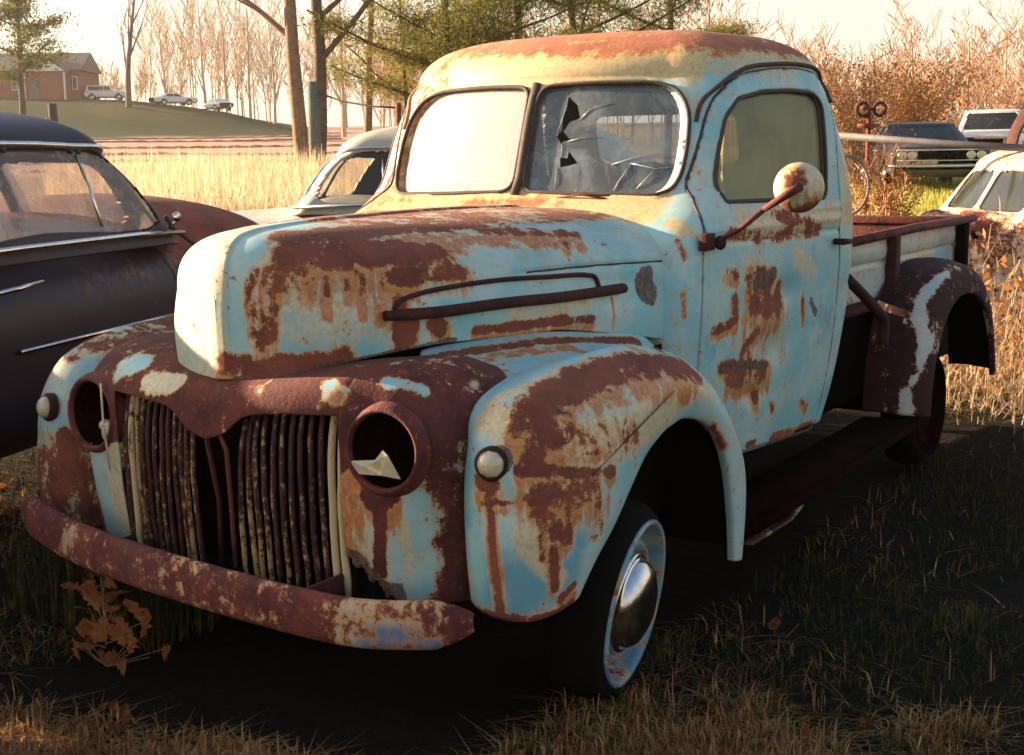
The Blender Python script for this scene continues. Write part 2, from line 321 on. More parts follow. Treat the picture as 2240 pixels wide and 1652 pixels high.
  ('s', 0.016, 0.8, [(0.538, 0.731, 0.693), (0.542, 0.743, 0.624), (0.536, 0.747, 0.516), (0.517, 0.747, 0.412)]),
  ('r', 0.009, 0.95, [(0.539, 0.722, 0.668), (0.532, 0.788, 0.673)]),
  ('s', 0.012, 0.85, [(0.541, 0.725, 0.65), (0.534, 0.785, 0.657)]),
  ('r', 0.009, 1.0, [(0.509, 0.704, 0.397), (0.51, 0.783, 0.401), (0.481, 0.834, 0.398), (0.408, 0.872, 0.425)]),
  ('s', 0.012, 0.85, [(0.511, 0.717, 0.395), (0.509, 0.778, 0.392), (0.484, 0.831, 0.397), (0.415, 0.87, 0.418)]),
  ('r', 0.01, 0.85, [(0.447, 0.866, 0.444), (0.411, 0.878, 0.465)]),
  ('s', 0.014, 0.85, [(0.44, 0.866, 0.431), (0.407, 0.875, 0.441)]),
  ('r', 0.032, 0.55, [(0.357, 0.888, 0.791), (0.176, 0.908, 0.782)]),
  ('g', 0.052, 0.9, [(0.401, 0.874, 0.783), (0.181, 0.908, 0.778), (-0.038, 0.91, 0.822)]),
  ('r', 0.008, 0.85, [(0.394, 0.884, 0.76), (0.306, 0.903, 0.764), (0.346, 0.89, 0.794)]),
  ('s', 0.011, 0.85, [(0.399, 0.883, 0.754), (0.307, 0.905, 0.749), (0.347, 0.893, 0.78)]),
  ('g', 0.037, 0.8, [(0.461, 0.679, 0.851), (0.495, 0.775, 0.82)]),
  ('g', 0.017, 0.85, [(0.421, 0.66, 0.87), (0.418, 0.736, 0.902), (0.257, 0.785, 0.938), (-0.0, 0.813, 0.943)]),
  ('g', 0.03, 0.65, [(0.032, 0.907, 0.851), (-0.295, 0.895, 0.811)]),
  ('d', 0.03, 1.0, [(0.524, 0.753, 0.766)]),
  ('g', 0.022, 0.8, [(0.521, 0.817, 0.601), (0.501, 0.84, 0.536), (0.458, 0.869, 0.496)]),
  ('g', 0.014, 0.8, [(0.513, 0.814, 0.709), (0.512, 0.829, 0.633)]),
  ('s', 0.051, 0.6000000000000001, [(0.502, 0.837, 0.672), (0.348, 0.902, 0.633)]),
  ('r', 0.006, 0.7, [(0.52, 0.813, 0.669), (0.519, 0.816, 0.66)]),
  ('s', 0.008, 0.85, [(0.519, 0.816, 0.66), (0.518, 0.819, 0.651)]),
  ('b', 0.062, 0.9, [(0.521, 0.789, 0.468), (0.461, 0.871, 0.528)]),
  ('b', 0.031, 0.7, [(0.397, 0.893, 0.576), (0.323, 0.902, 0.619)]),
  ('r', 0.005, 0.9, [(0.488, 0.655, 0.405), (0.506, 0.691, 0.398)]),
  ('s', 0.007, 0.85, [(0.495, 0.665, 0.403), (0.508, 0.7, 0.397)]),
  ('g', 0.013, 0.7, [(0.5, 0.65, 0.509), (0.49, 0.658, 0.404)]),
  ('r', 0.007, 0.9, [(-0.317, 0.893, 0.717), (-0.411, 0.884, 0.635)]),
  ('s', 0.013, 0.8, [(-0.317, 0.893, 0.717), (-0.411, 0.884, 0.635)]),
  ('d', 0.017, 0.6, [(0.39, 0.834, 0.867), (0.34, 0.867, 0.852)]),
  ('g', 0.021, 0.6, [(0.374, 0.836, 0.874), (0.295, 0.863, 0.874)]),
 ],
 'door': [
  ('d', 0.026, 1.0, [(-1.042, 0.719, 1.025), (-1.154, 0.73, 1.041)]),
  ('r', 0.035, 0.95, [(-1.009, 0.717, 1.041), (-1.128, 0.728, 1.033)]),
  ('s', 0.045, 0.85, [(-1.014, 0.716, 1.0), (-1.136, 0.727, 1.0)]),
  ('r', 0.05, 0.85, [(-1.059, 0.719, 0.976), (-1.205, 0.73, 0.959)]),
  ('s', 0.065, 0.85, [(-1.069, 0.717, 0.927), (-1.215, 0.727, 0.902)]),
  ('r', 0.017, 0.8, [(-0.847, 0.7, 1.074), (-0.916, 0.708, 1.058)]),
  ('s', 0.022, 0.85, [(-0.844, 0.7, 1.058), (-0.912, 0.707, 1.041)]),
  ('r', 0.014, 1.0, [(-0.785, 0.688, 0.902), (-0.872, 0.697, 0.91), (-0.921, 0.703, 0.919), (-0.902, 0.705, 0.992)]),
  ('s', 0.018, 0.85, [(-0.784, 0.687, 0.886), (-0.871, 0.696, 0.894), (-0.92, 0.701, 0.894), (-0.899, 0.703, 0.968)]),
  ('r', 0.016, 0.95, [(-1.078, 0.713, 0.869), (-0.978, 0.699, 0.812)]),
  ('s', 0.021, 0.85, [(-1.077, 0.711, 0.845), (-0.99, 0.699, 0.796)]),
  ('d', 0.015, 0.9, [(-0.855, 0.685, 0.779), (-1.025, 0.699, 0.763), (-1.183, 0.71, 0.747)]),
  ('r', 0.019, 1.0, [(-0.855, 0.685, 0.779), (-1.025, 0.699, 0.763), (-1.183, 0.71, 0.747)]),
  ('s', 0.025, 0.85, [(-0.867, 0.684, 0.755), (-1.025, 0.696, 0.738), (-1.194, 0.708, 0.722)]),
  ('r', 0.026, 0.75, [(-0.903, 0.686, 0.738), (-1.169, 0.704, 0.706)]),
  ('s', 0.034, 0.85, [(-0.914, 0.684, 0.706), (-1.18, 0.701, 0.673)]),
  ('r', 0.018, 0.9, [(-1.118, 0.695, 0.657), (-1.13, 0.693, 0.64)]),
  ('s', 0.023, 0.85, [(-1.117, 0.691, 0.632), (-1.128, 0.689, 0.607)]),
  ('r', 0.008, 0.8, [(-1.389, 0.745, 0.959), (-1.409, 0.737, 0.853)]),
  ('s', 0.013, 0.8, [(-1.389, 0.745, 0.959), (-1.409, 0.737, 0.853)]),
  ('g', 0.073, 0.85, [(-1.056, 0.714, 0.902), (-1.04, 0.706, 0.828)]),
  ('g', 0.052, 0.7, [(-1.0, 0.716, 1.058), (-1.171, 0.73, 0.992)]),
  ('g', 0.044, 0.6, [(-1.035, 0.692, 0.689), (-1.117, 0.691, 0.632)]),
  ('r', 0.015, 0.7, [(-1.015, 0.703, 0.82), (-1.05, 0.701, 0.763)]),
  ('s', 0.025, 0.8, [(-1.015, 0.703, 0.82), (-1.05, 0.701, 0.763)]),
  ('g', 0.033, 0.95, [(-0.964, 0.7, 1.238), (-1.289, 0.74, 1.213), (-1.653, 0.77, 1.221)]),
  ('r', 0.018, 0.62, [(-0.866, 0.697, 1.189), (-1.151, 0.73, 1.164), (-1.502, 0.759, 1.172)]),
  ('r', 0.021, 0.6, [(-1.165, 0.724, 1.238), (-1.425, 0.753, 1.189)]),
  ('r', 0.013, 1.0, [(-1.309, 0.674, 0.476), (-1.638, 0.687, 0.46)]),
  ('s', 0.017, 0.85, [(-1.308, 0.67, 0.46), (-1.602, 0.685, 0.46)]),
  ('r', 0.008, 0.8, [(-1.109, 0.663, 0.485), (-1.18, 0.668, 0.485)]),
  ('s', 0.01, 0.85, [(-1.12, 0.662, 0.476), (-1.19, 0.665, 0.468)]),
  ('d', 0.013, 0.7, [(-1.45, 0.747, 0.935), (-1.509, 0.747, 0.886)]),
  ('r', 0.011, 0.7, [(-1.497, 0.706, 0.575), (-1.554, 0.703, 0.55)]),
  ('s', 0.015, 0.85, [(-1.508, 0.703, 0.558), (-1.564, 0.7, 0.534)]),
  ('r', 0.009, 0.7, [(-1.236, 0.696, 0.607), (-1.259, 0.693, 0.583)]),
  ('s', 0.016, 0.8, [(-1.236, 0.696, 0.607), (-1.259, 0.693, 0.583)]),
  ('s', 0.059, 0.375, [(-0.932, 0.702, 0.894), (-1.271, 0.721, 0.796)]),
  ('g', 0.038, 0.6, [(-1.317, 0.745, 1.099), (-1.467, 0.755, 1.025)]),
 ],
 'cabside': [
  ('r', 0.008, 0.8, [(-0.66, 0.627, 1.181), (-0.652, 0.651, 1.131)]),
  ('g', 0.027, 0.7, [(-0.703, 0.59, 1.23), (-0.695, 0.642, 1.205)]),
  ('r', 0.007, 0.7, [(-0.634, 0.657, 1.025), (-0.63, 0.664, 0.959)]),
  ('r', 0.008, 0.8, [(-0.717, 0.681, 1.181), (-0.75, 0.687, 1.156)]),
 ],
 'shellL': [
  ('c', 0.023, 1.0, [(0.583, 0.33, 0.91), (0.596, 0.36, 0.889)]),
  ('c', 0.015, 0.9, [(0.53, 0.456, 0.92), (0.513, 0.508, 0.914), (0.502, 0.539, 0.902)]),
  ('c', 0.074, 1.3, [(0.594, 0.435, 0.608), (0.576, 0.512, 0.615)]),
  ('c', 0.064, 1.3, [(0.58, 0.42, 0.494), (0.552, 0.508, 0.476)]),
  ('c', 0.036, 1.2, [(0.603, 0.41, 0.686), (0.603, 0.4, 0.648)]),
  ('c', 0.032, 1.2, [(0.567, 0.535, 0.658), (0.545, 0.53, 0.5)]),
  ('r', 0.013, 1.9, [(0.594, 0.472, 0.676), (0.583, 0.461, 0.563), (0.568, 0.445, 0.469)]),
  ('s', 0.017, 0.85, [(0.593, 0.472, 0.66), (0.58, 0.461, 0.544), (0.564, 0.445, 0.45)]),
  ('r', 0.032, 1.9, [(0.594, 0.467, 0.668)]),
  ('s', 0.041, 0.85, [(0.592, 0.467, 0.63)]),
  ('r', 0.017, 1.7, [(0.588, 0.498, 0.668)]),
  ('s', 0.022, 0.85, [(0.586, 0.498, 0.645)]),
  ('d', 0.037, 1.2, [(0.587, 0.381, 0.474), (0.574, 0.4, 0.431), (0.552, 0.461, 0.406)]),
  ('r', 0.043, 1.4, [(0.586, 0.381, 0.468), (0.568, 0.41, 0.419)]),
  ('s', 0.056, 0.85, [(0.581, 0.372, 0.418), (0.612, 0.372, 0.846)]),
  ('g', 0.015, 0.8, [(0.611, 0.381, 0.825), (0.612, 0.372, 0.846), (0.612, 0.372, 0.846)]),
  ('g', 0.013, 0.7, [(0.569, 0.522, 0.601), (0.55, 0.517, 0.488)]),
 ],
 'shellR': [
  ('c', 0.031, 1.2, [(0.585, -0.366, 0.9), (0.578, -0.312, 0.916)]),
  ('c', 0.03, 1.2, [(0.631, -0.216, 0.889), (0.632, -0.13, 0.89)]),
  ('g', 0.039, 1.0, [(0.632, -0.209, 0.888), (0.632, -0.13, 0.89)]),
  ('c', 0.049, 1.3, [(0.591, -0.451, 0.601), (0.576, -0.445, 0.507)]),
  ('g', 0.048, 1.0, [(0.61, -0.372, 0.673), (0.588, -0.396, 0.505)]),
  ('c', 0.026, 1.2, [(0.132, -0.892, 0.663), (0.61, -0.372, 0.673)]),
  ('r', 0.025, 1.3, [(0.525, -0.677, 0.676), (0.523, -0.673, 0.578)]),
 ],
}
HOLES = [[(0.121, 1.62), (0.161, 1.591), (0.179, 1.548), (0.147, 1.539), (0.128, 1.508), (0.158, 1.48), (0.134, 1.477), (0.129, 1.466), (0.107, 1.493), (0.123, 1.515), (0.118, 1.557), (0.127, 1.578)], [(0.131, 1.425), (0.156, 1.423), (0.159, 1.445), (0.196, 1.407), (0.163, 1.399), (0.137, 1.394)]]
CRACKS = [[(0.149, 1.476), (0.194, 1.486), (0.261, 1.488)], [(0.123, 1.62), (0.118, 1.557), (0.107, 1.494)], [(0.131, 1.47), (0.135, 1.425)], [(0.376, 1.405), (0.344, 1.348), (0.338, 1.322)], [(0.45, 1.381), (0.41, 1.328)], [(0.376, 1.405), (0.455, 1.388), (0.496, 1.391)], [(0.125, 1.394), (0.131, 1.328)], [(0.18, 1.545), (0.206, 1.575), (0.276, 1.594)], [(0.312, 1.402), (0.38, 1.422), (0.468, 1.434)]]
# ================= helpers
def tag(o, label=None, cat=None, group=None, kind=None):
    if label: o['label'] = label
    if cat: o['category'] = cat
    if group: o['group'] = group
    if kind: o['kind'] = kind
    return o
def empty(name, loc=(0, 0, 0), rz=0, label=None, cat=None, group=None):
    o = bpy.data.objects.new(name, None); COL.objects.link(o); o.location = loc; o.rotation_euler = (0, 0, rz)
    o.empty_display_size = .2
    return tag(o, label, cat, group)
def mk(name, V, F, mat, parent=None, smooth=True, attr=None, solid=None, weld=False):
    me = bpy.data.meshes.new(name)
    V = np.asarray(V, np.float32).reshape(-1, 3)
    if isinstance(F, np.ndarray):
        n, k = F.shape
        me.vertices.add(len(V)); me.vertices.foreach_set('co', V.ravel())
        me.loops.add(n*k); me.loops.foreach_set('vertex_index', F.astype(np.int32).ravel())
        me.polygons.add(n); me.polygons.foreach_set('loop_start', np.arange(0, n*k, k, dtype=np.int32))
        me.update(calc_edges=True); me.validate()
    else:
        me.from_pydata([tuple(v) for v in V.tolist()], [], [tuple(int(i) for i in f) for f in F]); me.update()
    if smooth: me.polygons.foreach_set('use_smooth', np.ones(len(me.polygons), bool))
    if mat: me.materials.append(mat)
    if attr is not None and len(me.vertices) == len(attr):
        a = me.color_attributes.new('wear', 'FLOAT_COLOR', 'POINT')
        a.data.foreach_set('color', np.asarray(attr, np.float32).ravel())
    if weld:
        bm = bmesh.new(); bm.from_mesh(me); bmesh.ops.remove_doubles(bm, verts=[v for v in bm.verts if abs(v.co.y) < .0006], dist=.0012); bm.to_mesh(me); bm.free()
    o = bpy.data.objects.new(name, me); COL.objects.link(o)
    if parent: o.parent = parent
    if solid:
        md = o.modifiers.new('thick', 'SOLIDIFY'); md.thickness = abs(solid); md.offset = -1 if solid > 0 else 1; me.materials.append(M['inner']); md.material_offset = 1
    return o
class MB:
    """collects simple shapes into one mesh"""
    def __init__(s): s.V = []; s.F = []; s.n = 0
    def add(s, V, F):
        V = np.asarray(V, float).reshape(-1, 3); s.V.append(V)
        s.F += [tuple(int(i)+s.n for i in f) for f in F]; s.n += len(V); return s
    def box(s, c, d, rot=None):
        c = np.array(c, float); h = np.array(d, float)/2
        P = np.array([(x, y, z) for x in (-1, 1) for y in (-1, 1) for z in (-1, 1)])*h
        if rot is not None: P = P@np.array(Euler(rot).to_matrix()).T
        return s.add(P+c, [(0, 1, 3, 2), (4, 6, 7, 5), (0, 4, 5, 1), (2, 3, 7, 6), (0, 2, 6, 4), (1, 5, 7, 3)])
    def tube(s, P, r, k=8, closed=False, cap=True, flat=None):
        P = np.asarray(P, float); n = len(P); r = np.broadcast_to(np.asarray(r, float), (n,))
        T = np.roll(P, -1, 0)-np.roll(P, 1, 0) if closed else np.gradient(P, axis=0)
        T /= np.linalg.norm(T, axis=1, keepdims=True)+1e-12
        ref = np.array([0, 0, 1.]) if abs(T[0][2]) < .9 else np.array([1., 0, 0])
        u = np.cross(T[0], ref); u /= np.linalg.norm(u); V = []
        for i in range(n):
            u = u-T[i]*(u@T[i]); u /= np.linalg.norm(u)+1e-12; v = np.cross(T[i], u)
            a = np.arange(k)/k*2*np.pi
            V.append(P[i]+r[i]*(np.cos(a)[:, None]*u+np.sin(a)[:, None]*v*(flat or 1)))
        F = []
        for i in range(n if closed else n-1):
            j = (i+1) % n
            for a in range(k): F.append((i*k+a, i*k+(a+1) % k, j*k+(a+1) % k, j*k+a))
        if cap and not closed: F += [tuple(range(k))[::-1], tuple((n-1)*k+a for a in range(k))]
        return s.add(np.concatenate(V), F)
    def lathe(s, prof, c, axis, k=32, squash=None):
        """prof: (radius, height along axis)"""
        ax = np.array(axis, float); ax /= np.linalg.norm(ax)
        u = np.cross(ax, [0, 0, 1.]) if abs(ax[2]) < .9 else np.cross(ax, [1., 0, 0]); u /= np.linalg.norm(u); v = np.cross(ax, u)
        V = []; a = np.arange(k)/k*2*np.pi
        for r, h in prof: V.append(np.array(c)+ax*h+r*(np.cos(a)[:, None]*u+np.sin(a)[:, None]*v))
        V = np.concatenate(V)
        if squash: V = squash(V)
        F = [(i*k+b, i*k+(b+1) % k, (i+1)*k+(b+1) % k, (i+1)*k+b) for i in range(len(prof)-1) for b in range(k)]
        return s.add(V, F)
    def sphere(s, c, r, k=12, m=8):
        prof = [(max(1e-4, math.sin(math.pi*i/m)), -math.cos(math.pi*i/m)) for i in range(m+1)]
        t = MB(); t.lathe(prof, (0, 0, 0), (0, 0, 1), k); V = t.V[0]*np.array(r)+np.array(c); return s.add(V, t.F)
    def build(s, name, mat, parent=None, smooth=True, attr=None, bevel=None, solid=None):
        V = np.concatenate(s.V)
        o = mk(name, V, s.F, mat, parent, smooth, attr(V) if callable(attr) else attr, solid)
        if bevel:
            b = o.modifiers.new('bevel', 'BEVEL'); b.width = bevel; b.segments = 2; b.limit_method = 'ANGLE'
        return o
def quads(nu, nv, off=0, flip=False):
    i, j = np.meshgrid(np.arange(nu-1), np.arange(nv-1), indexing='ij'); a = (i*nv+j).ravel()+off
    Q = np.stack([a, a+1, a+nv+1, a+nv], 1)
    return Q[:, ::-1] if flip else Q
def sdf(P, poly):
    """signed distance of 2-D points to a closed polygon (negative inside)"""
    A = np.asarray(poly, float); B = np.roll(A, -1, 0); d = np.full(len(P), 1e9); near = np.zeros_like(P); ins = np.zeros(len(P), bool)
    for a, b in zip(A, B):
        e = b-a; t = np.clip(((P-a)@e)/(e@e+1e-12), 0, 1); q = a+t[:, None]*e; dd = np.linalg.norm(P-q, axis=1)
        m = dd < d; d[m] = dd[m]; near[m] = q[m]
        c = ((a[1] > P[:, 1]) != (b[1] > P[:, 1]))
        with np.errstate(divide='ignore', invalid='ignore'):
            x = (b[0]-a[0])*(P[:, 1]-a[1])/(b[1]-a[1]+1e-15)+a[0]
        ins ^= c & (P[:, 0] < x)
    return np.where(ins, -d, d), near
def rnd(poly, n=8, r=.06):
    """round a polygon's corners"""
    A = np.asarray(poly, float); out = []; m = len(A)
    for i in range(m):
        p, q, s_ = A[i-1], A[i], A[(i+1) % m]; a = p-q; b = s_-q
        la, lb = np.linalg.norm(a), np.linalg.norm(b); rr = min(r, la*.49, lb*.49)
        p0, p1 = q+a/la*rr, q+b/lb*rr
        for t in np.linspace(0, 1, n): out.append((1-t)**2*p0+2*t*(1-t)*q+t*t*p1)
    return np.array(out)
def smooth_loop(P, n=120):
    P = np.asarray(P, float); Q = np.concatenate([P[-3:], P, P[:3]]); k = len(Q)
    S = cr(Q, 4000)
    # keep the section between the first and the repeated first point
    d0 = np.linalg.norm(S-P[0], axis=1); i0 = int(np.argmin(np.where(np.arange(4000) < 2000, d0, 9))); i1 = int(np.argmin(np.where(np.arange(4000) >= 2000, d0, 9)))
    T = S[i0:i1]; L = np.concatenate([[0], np.cumsum(np.linalg.norm(np.diff(T, axis=0), axis=1))])
    s = np.linspace(0, L[-1], n, endpoint=False); return np.stack([np.interp(s, L, T[:, c]) for c in range(T.shape[1])], 1)
def cutgrid(V, Q, shapes, snap=.0068, T=None):
    """shapes: (key, poly, (i,j), test(V)->bool).  Returns V (snapped) and a dict key -> faces"""
    V = V.copy(); lab = np.zeros(len(Q), int)
    for k, (key, poly, ax, test) in enumerate(shapes):
        m = np.where(test(V))[0]; P = prj(V[m], ax)
        lo, hi = poly.min(0)-.03, poly.max(0)+.03
        near = ((P > lo) & (P < hi)).all(1); m = m[near]; P = P[near]
        d, q = sdf(P, poly); s = abs(d) < (snap*1.45 if isinstance(ax, tuple) else snap)
        if isinstance(ax, tuple):
            mm = m[s]; dq = q[s]-P[s]; t_ = T[mm]; den = t_[:, 0]-ax[1]*t_[:, 1]
            V[mm, :2] += t_[:, :2]*(dq[:, 0]/np.where(abs(den) < .3, .3*np.sign(den+1e-9), den))[:, None]; V[mm, 2] = q[s][:, 1]
        else: V[np.ix_(m[s], ax)] = q[s]
    Cn = V[Q].mean(1)
    for k, (key, poly, ax, test) in enumerate(shapes):
        m = np.where(test(Cn))[0]; P = prj(Cn[m], ax); lo, hi = poly.min(0), poly.max(0)
        nr = ((P >= lo) & (P <= hi)).all(1); m = m[nr]
        d, _ = sdf(prj(Cn[m], ax), poly); lab[m[d < 0]] = k+1
    out = {'body': Q[lab == 0]}
    for k, sh in enumerate(shapes): out[sh[0]] = np.concatenate([out[sh[0]], Q[lab == k+1]]) if sh[0] in out else Q[lab == k+1]
    return V, out
def prj(V, ax):
    return np.stack([V[:, 0]-ax[1]*V[:, 1], V[:, 2]], 1) if isinstance(ax, tuple) else V[:, ax]
def sub(V, Q):
    idx, inv = np.unique(Q, return_inverse=True); return V[idx], inv.reshape(Q.shape), idx
def refine(V, Q, k=4):
    """split every quad into k x k"""
    t = np.linspace(0, 1, k+1); A, B, C_, D = [V[Q[:, i]] for i in range(4)]; out = []
    for u in t:
        for v in t: out.append(A*(1-u)*(1-v)+B*u*(1-v)+C_*u*v+D*(1-u)*v)
    P = np.stack(out, 1); n = len(Q); key = np.round(P.reshape(-1, 3)*20000).astype(np.int64); _, idx, inv = np.unique(key, axis=0, return_index=True, return_inverse=True); W = P.reshape(-1, 3)[idx]; inv = inv.reshape(n, k+1, k+1)
    F = np.stack([inv[:, :-1, :-1], inv[:, 1:, :-1], inv[:, 1:, 1:], inv[:, :-1, 1:]], -1).reshape(-1, 4); return W, F
def flange(o, vec, shrink=0.0, keep=None):
    """turn the free edges of a sheet inward"""
    bm = bmesh.new(); bm.from_mesh(o.data); be = [e for e in bm.edges if len(e.link_faces) == 1]
    if keep: be = [e for e in be if keep((e.verts[0].co+e.verts[1].co)/2)]
    if shrink:
        for e in be:
            for v in e.verts: v.tag = False
        seen = set()
        for e in be:
            for v in e.verts:
                if v.index in seen: continue
                seen.add(v.index)
                c = Vector((0, 0, 0)); n = 0
                for f in v.link_faces: c += f.calc_center_median(); n += 1
                d = (c/n-v.co); 
                if d.length > 1e-6: v.co += d.normalized()*shrink
    r = bmesh.ops.extrude_edge_only(bm, edges=be)
    for v in [g for g in r['geom'] if isinstance(g, bmesh.types.BMVert)]: v.co += Vector(vec(v.co)) if callable(vec) else Vector(vec)
    bm.to_mesh(o.data); bm.free(); o.data.update()
def wear(V, strokes, base=None):
    """wear field (r rust, g cream, b deep blue / bare dark, a streak) from strokes that live on the metal"""
    V = np.asarray(V, float); A = np.zeros((len(V), 4))
    if base is not None: A[:] = base(V) if callable(base) else base
    ch = dict(r=0, g=1, d=2, s=3)
    for c, rad, s, pts in strokes:
        P = np.array(pts, float); d = np.full(len(V), 1e9); B = P if len(P) > 1 else np.concatenate([P, P+1e-4])
        lo, hi = P.min(0)-rad*2.2, P.max(0)+rad*2.2; m = ((V > lo) & (V < hi)).all(1)
        if not m.any(): continue
        X = V[m]; d = np.full(len(X), 1e9)
        for a, b in zip(B[:-1], B[1:]):
            e = b-a; t = np.clip(((X-a)@e)/(e@e+1e-12), 0, 1); d = np.minimum(d, np.linalg.norm(X-a-t[:, None]*e, axis=1))
        f = np.clip(1.35-d/rad*.72, 0, 1); f = f*f*(3-2*f)*s
        if c == 'c': A[m, 0] = A[m, 0]*(1-np.clip(f, 0, 1)); 
        elif c == 'b': A[m, 2] = np.minimum(A[m, 2], -f)
        else: A[m, ch[c]] = np.maximum(A[m, ch[c]], f)
    return np.clip(A+[0, 0, .0, 0], -1, 2)
MIR = np.array([1, -1, 1.])
def at(px, py, d):
    """point on the camera's view through a photograph pixel at a depth: used to take a building's or tree's real place"""
    v = FW+RT*((px-1120)/FOC)-UP*((py-826)/FOC); return CAM+v*d
# ================= materials
class NT:
    def __init__(s, name):
        s.m = bpy.data.materials.new(name); s.m.use_nodes = True; s.t = s.m.node_tree; s.t.nodes.clear()
        s.out = s.t.nodes.new('ShaderNodeOutputMaterial'); s.co = s.t.nodes.new('ShaderNodeTexCoord').outputs['Object']
    def n(s, typ, ins=None, **kw):
        nd = s.t.nodes.new(typ)
        for k, v in kw.items(): setattr(nd, k, v)
        for k, v in (ins or {}).items(): s.set(nd.inputs[k], v)
        return nd
    def set(s, sock, v):
        if isinstance(v, bpy.types.NodeSocket): s.t.links.new(v, sock)
        elif isinstance(v, (tuple, list)) and len(v) == 3 and sock.type == 'RGBA': sock.default_value = (*v, 1)
        else: sock.default_value = v
    def noise(s, scale, detail=4, rough=.6, stretch=None, dist=0, off=None):
        v = s.co
        if stretch or off:
            v = s.n('ShaderNodeMapping', {'Vector': v, 'Scale': stretch or (1, 1, 1), 'Location': off or (0, 0, 0)}).outputs[0]
        return s.n('ShaderNodeTexNoise', {'Vector': v, 'Scale': scale, 'Detail': detail, 'Roughness': rough, 'Distortion': dist}).outputs[0]
    def math(s, op, a, b=0.0, c=0.0, clamp=False):
        nd = s.n('ShaderNodeMath', operation=op, use_clamp=clamp); s.set(nd.inputs[0], a); s.set(nd.inputs[1], b); s.set(nd.inputs[2], c); return nd.outputs[0]
    def ramp(s, v, a, b, lo=0., hi=1.):
        return s.n('ShaderNodeMapRange', {0: v, 1: a, 2: b, 3: lo, 4: hi}, interpolation_type='SMOOTHSTEP').outputs[0]
    def mix(s, f, a, b, mode='MIX'):
        nd = s.n('ShaderNodeMix', data_type='RGBA', blend_type=mode); s.set(nd.inputs[0], f); s.set(nd.inputs[6], a); s.set(nd.inputs[7], b); return nd.outputs[2]
    def bsdf(s, color, rough=.5, metal=0., bump=None, bs=.3, bd=.01, spec=.5, **kw):
        b = s.n('ShaderNodeBsdfPrincipled', {'Base Color': color, 'Roughness': rough, 'Metallic': metal, 'Specular IOR Level': spec})
        for k, v in kw.items(): s.set(b.inputs[k.replace('_', ' ')], v)
        if bump is not None:
            bp = s.n('ShaderNodeBump', {'Height': bump, 'Strength': bs, 'Distance': bd}); s.t.links.new(bp.outputs[0], b.inputs['Normal'])
        return b.outputs[0]
    def done(s, sh): s.t.links.new(sh, s.out.inputs[0]); return s.m
def rust_color(t, dark=1.0):
    n1 = t.noise(9, 5, .65); n2 = t.noise(55, 4, .7); n3 = t.noise(3.1, 3, .5, off=(3, 1, 7))
    c = t.mix(t.ramp(n1, .35, .65), (.065*dark, .013*dark, .013*dark), (.17*dark, .033*dark, .025*dark))
    c = t.mix(t.ramp(n3, .5, .72, 0, .45), c, (.15*dark, .055*dark, .045*dark))
    c = t.mix(t.ramp(n2, .56, .74, 0, .75), c, (.40*dark, .14*dark, .045*dark))
    return t.mix(t.ramp(t.noise(90, 3, .6, off=(9, 9, 2)), .60, .72, 0, .7), c, (.035, .013, .012))
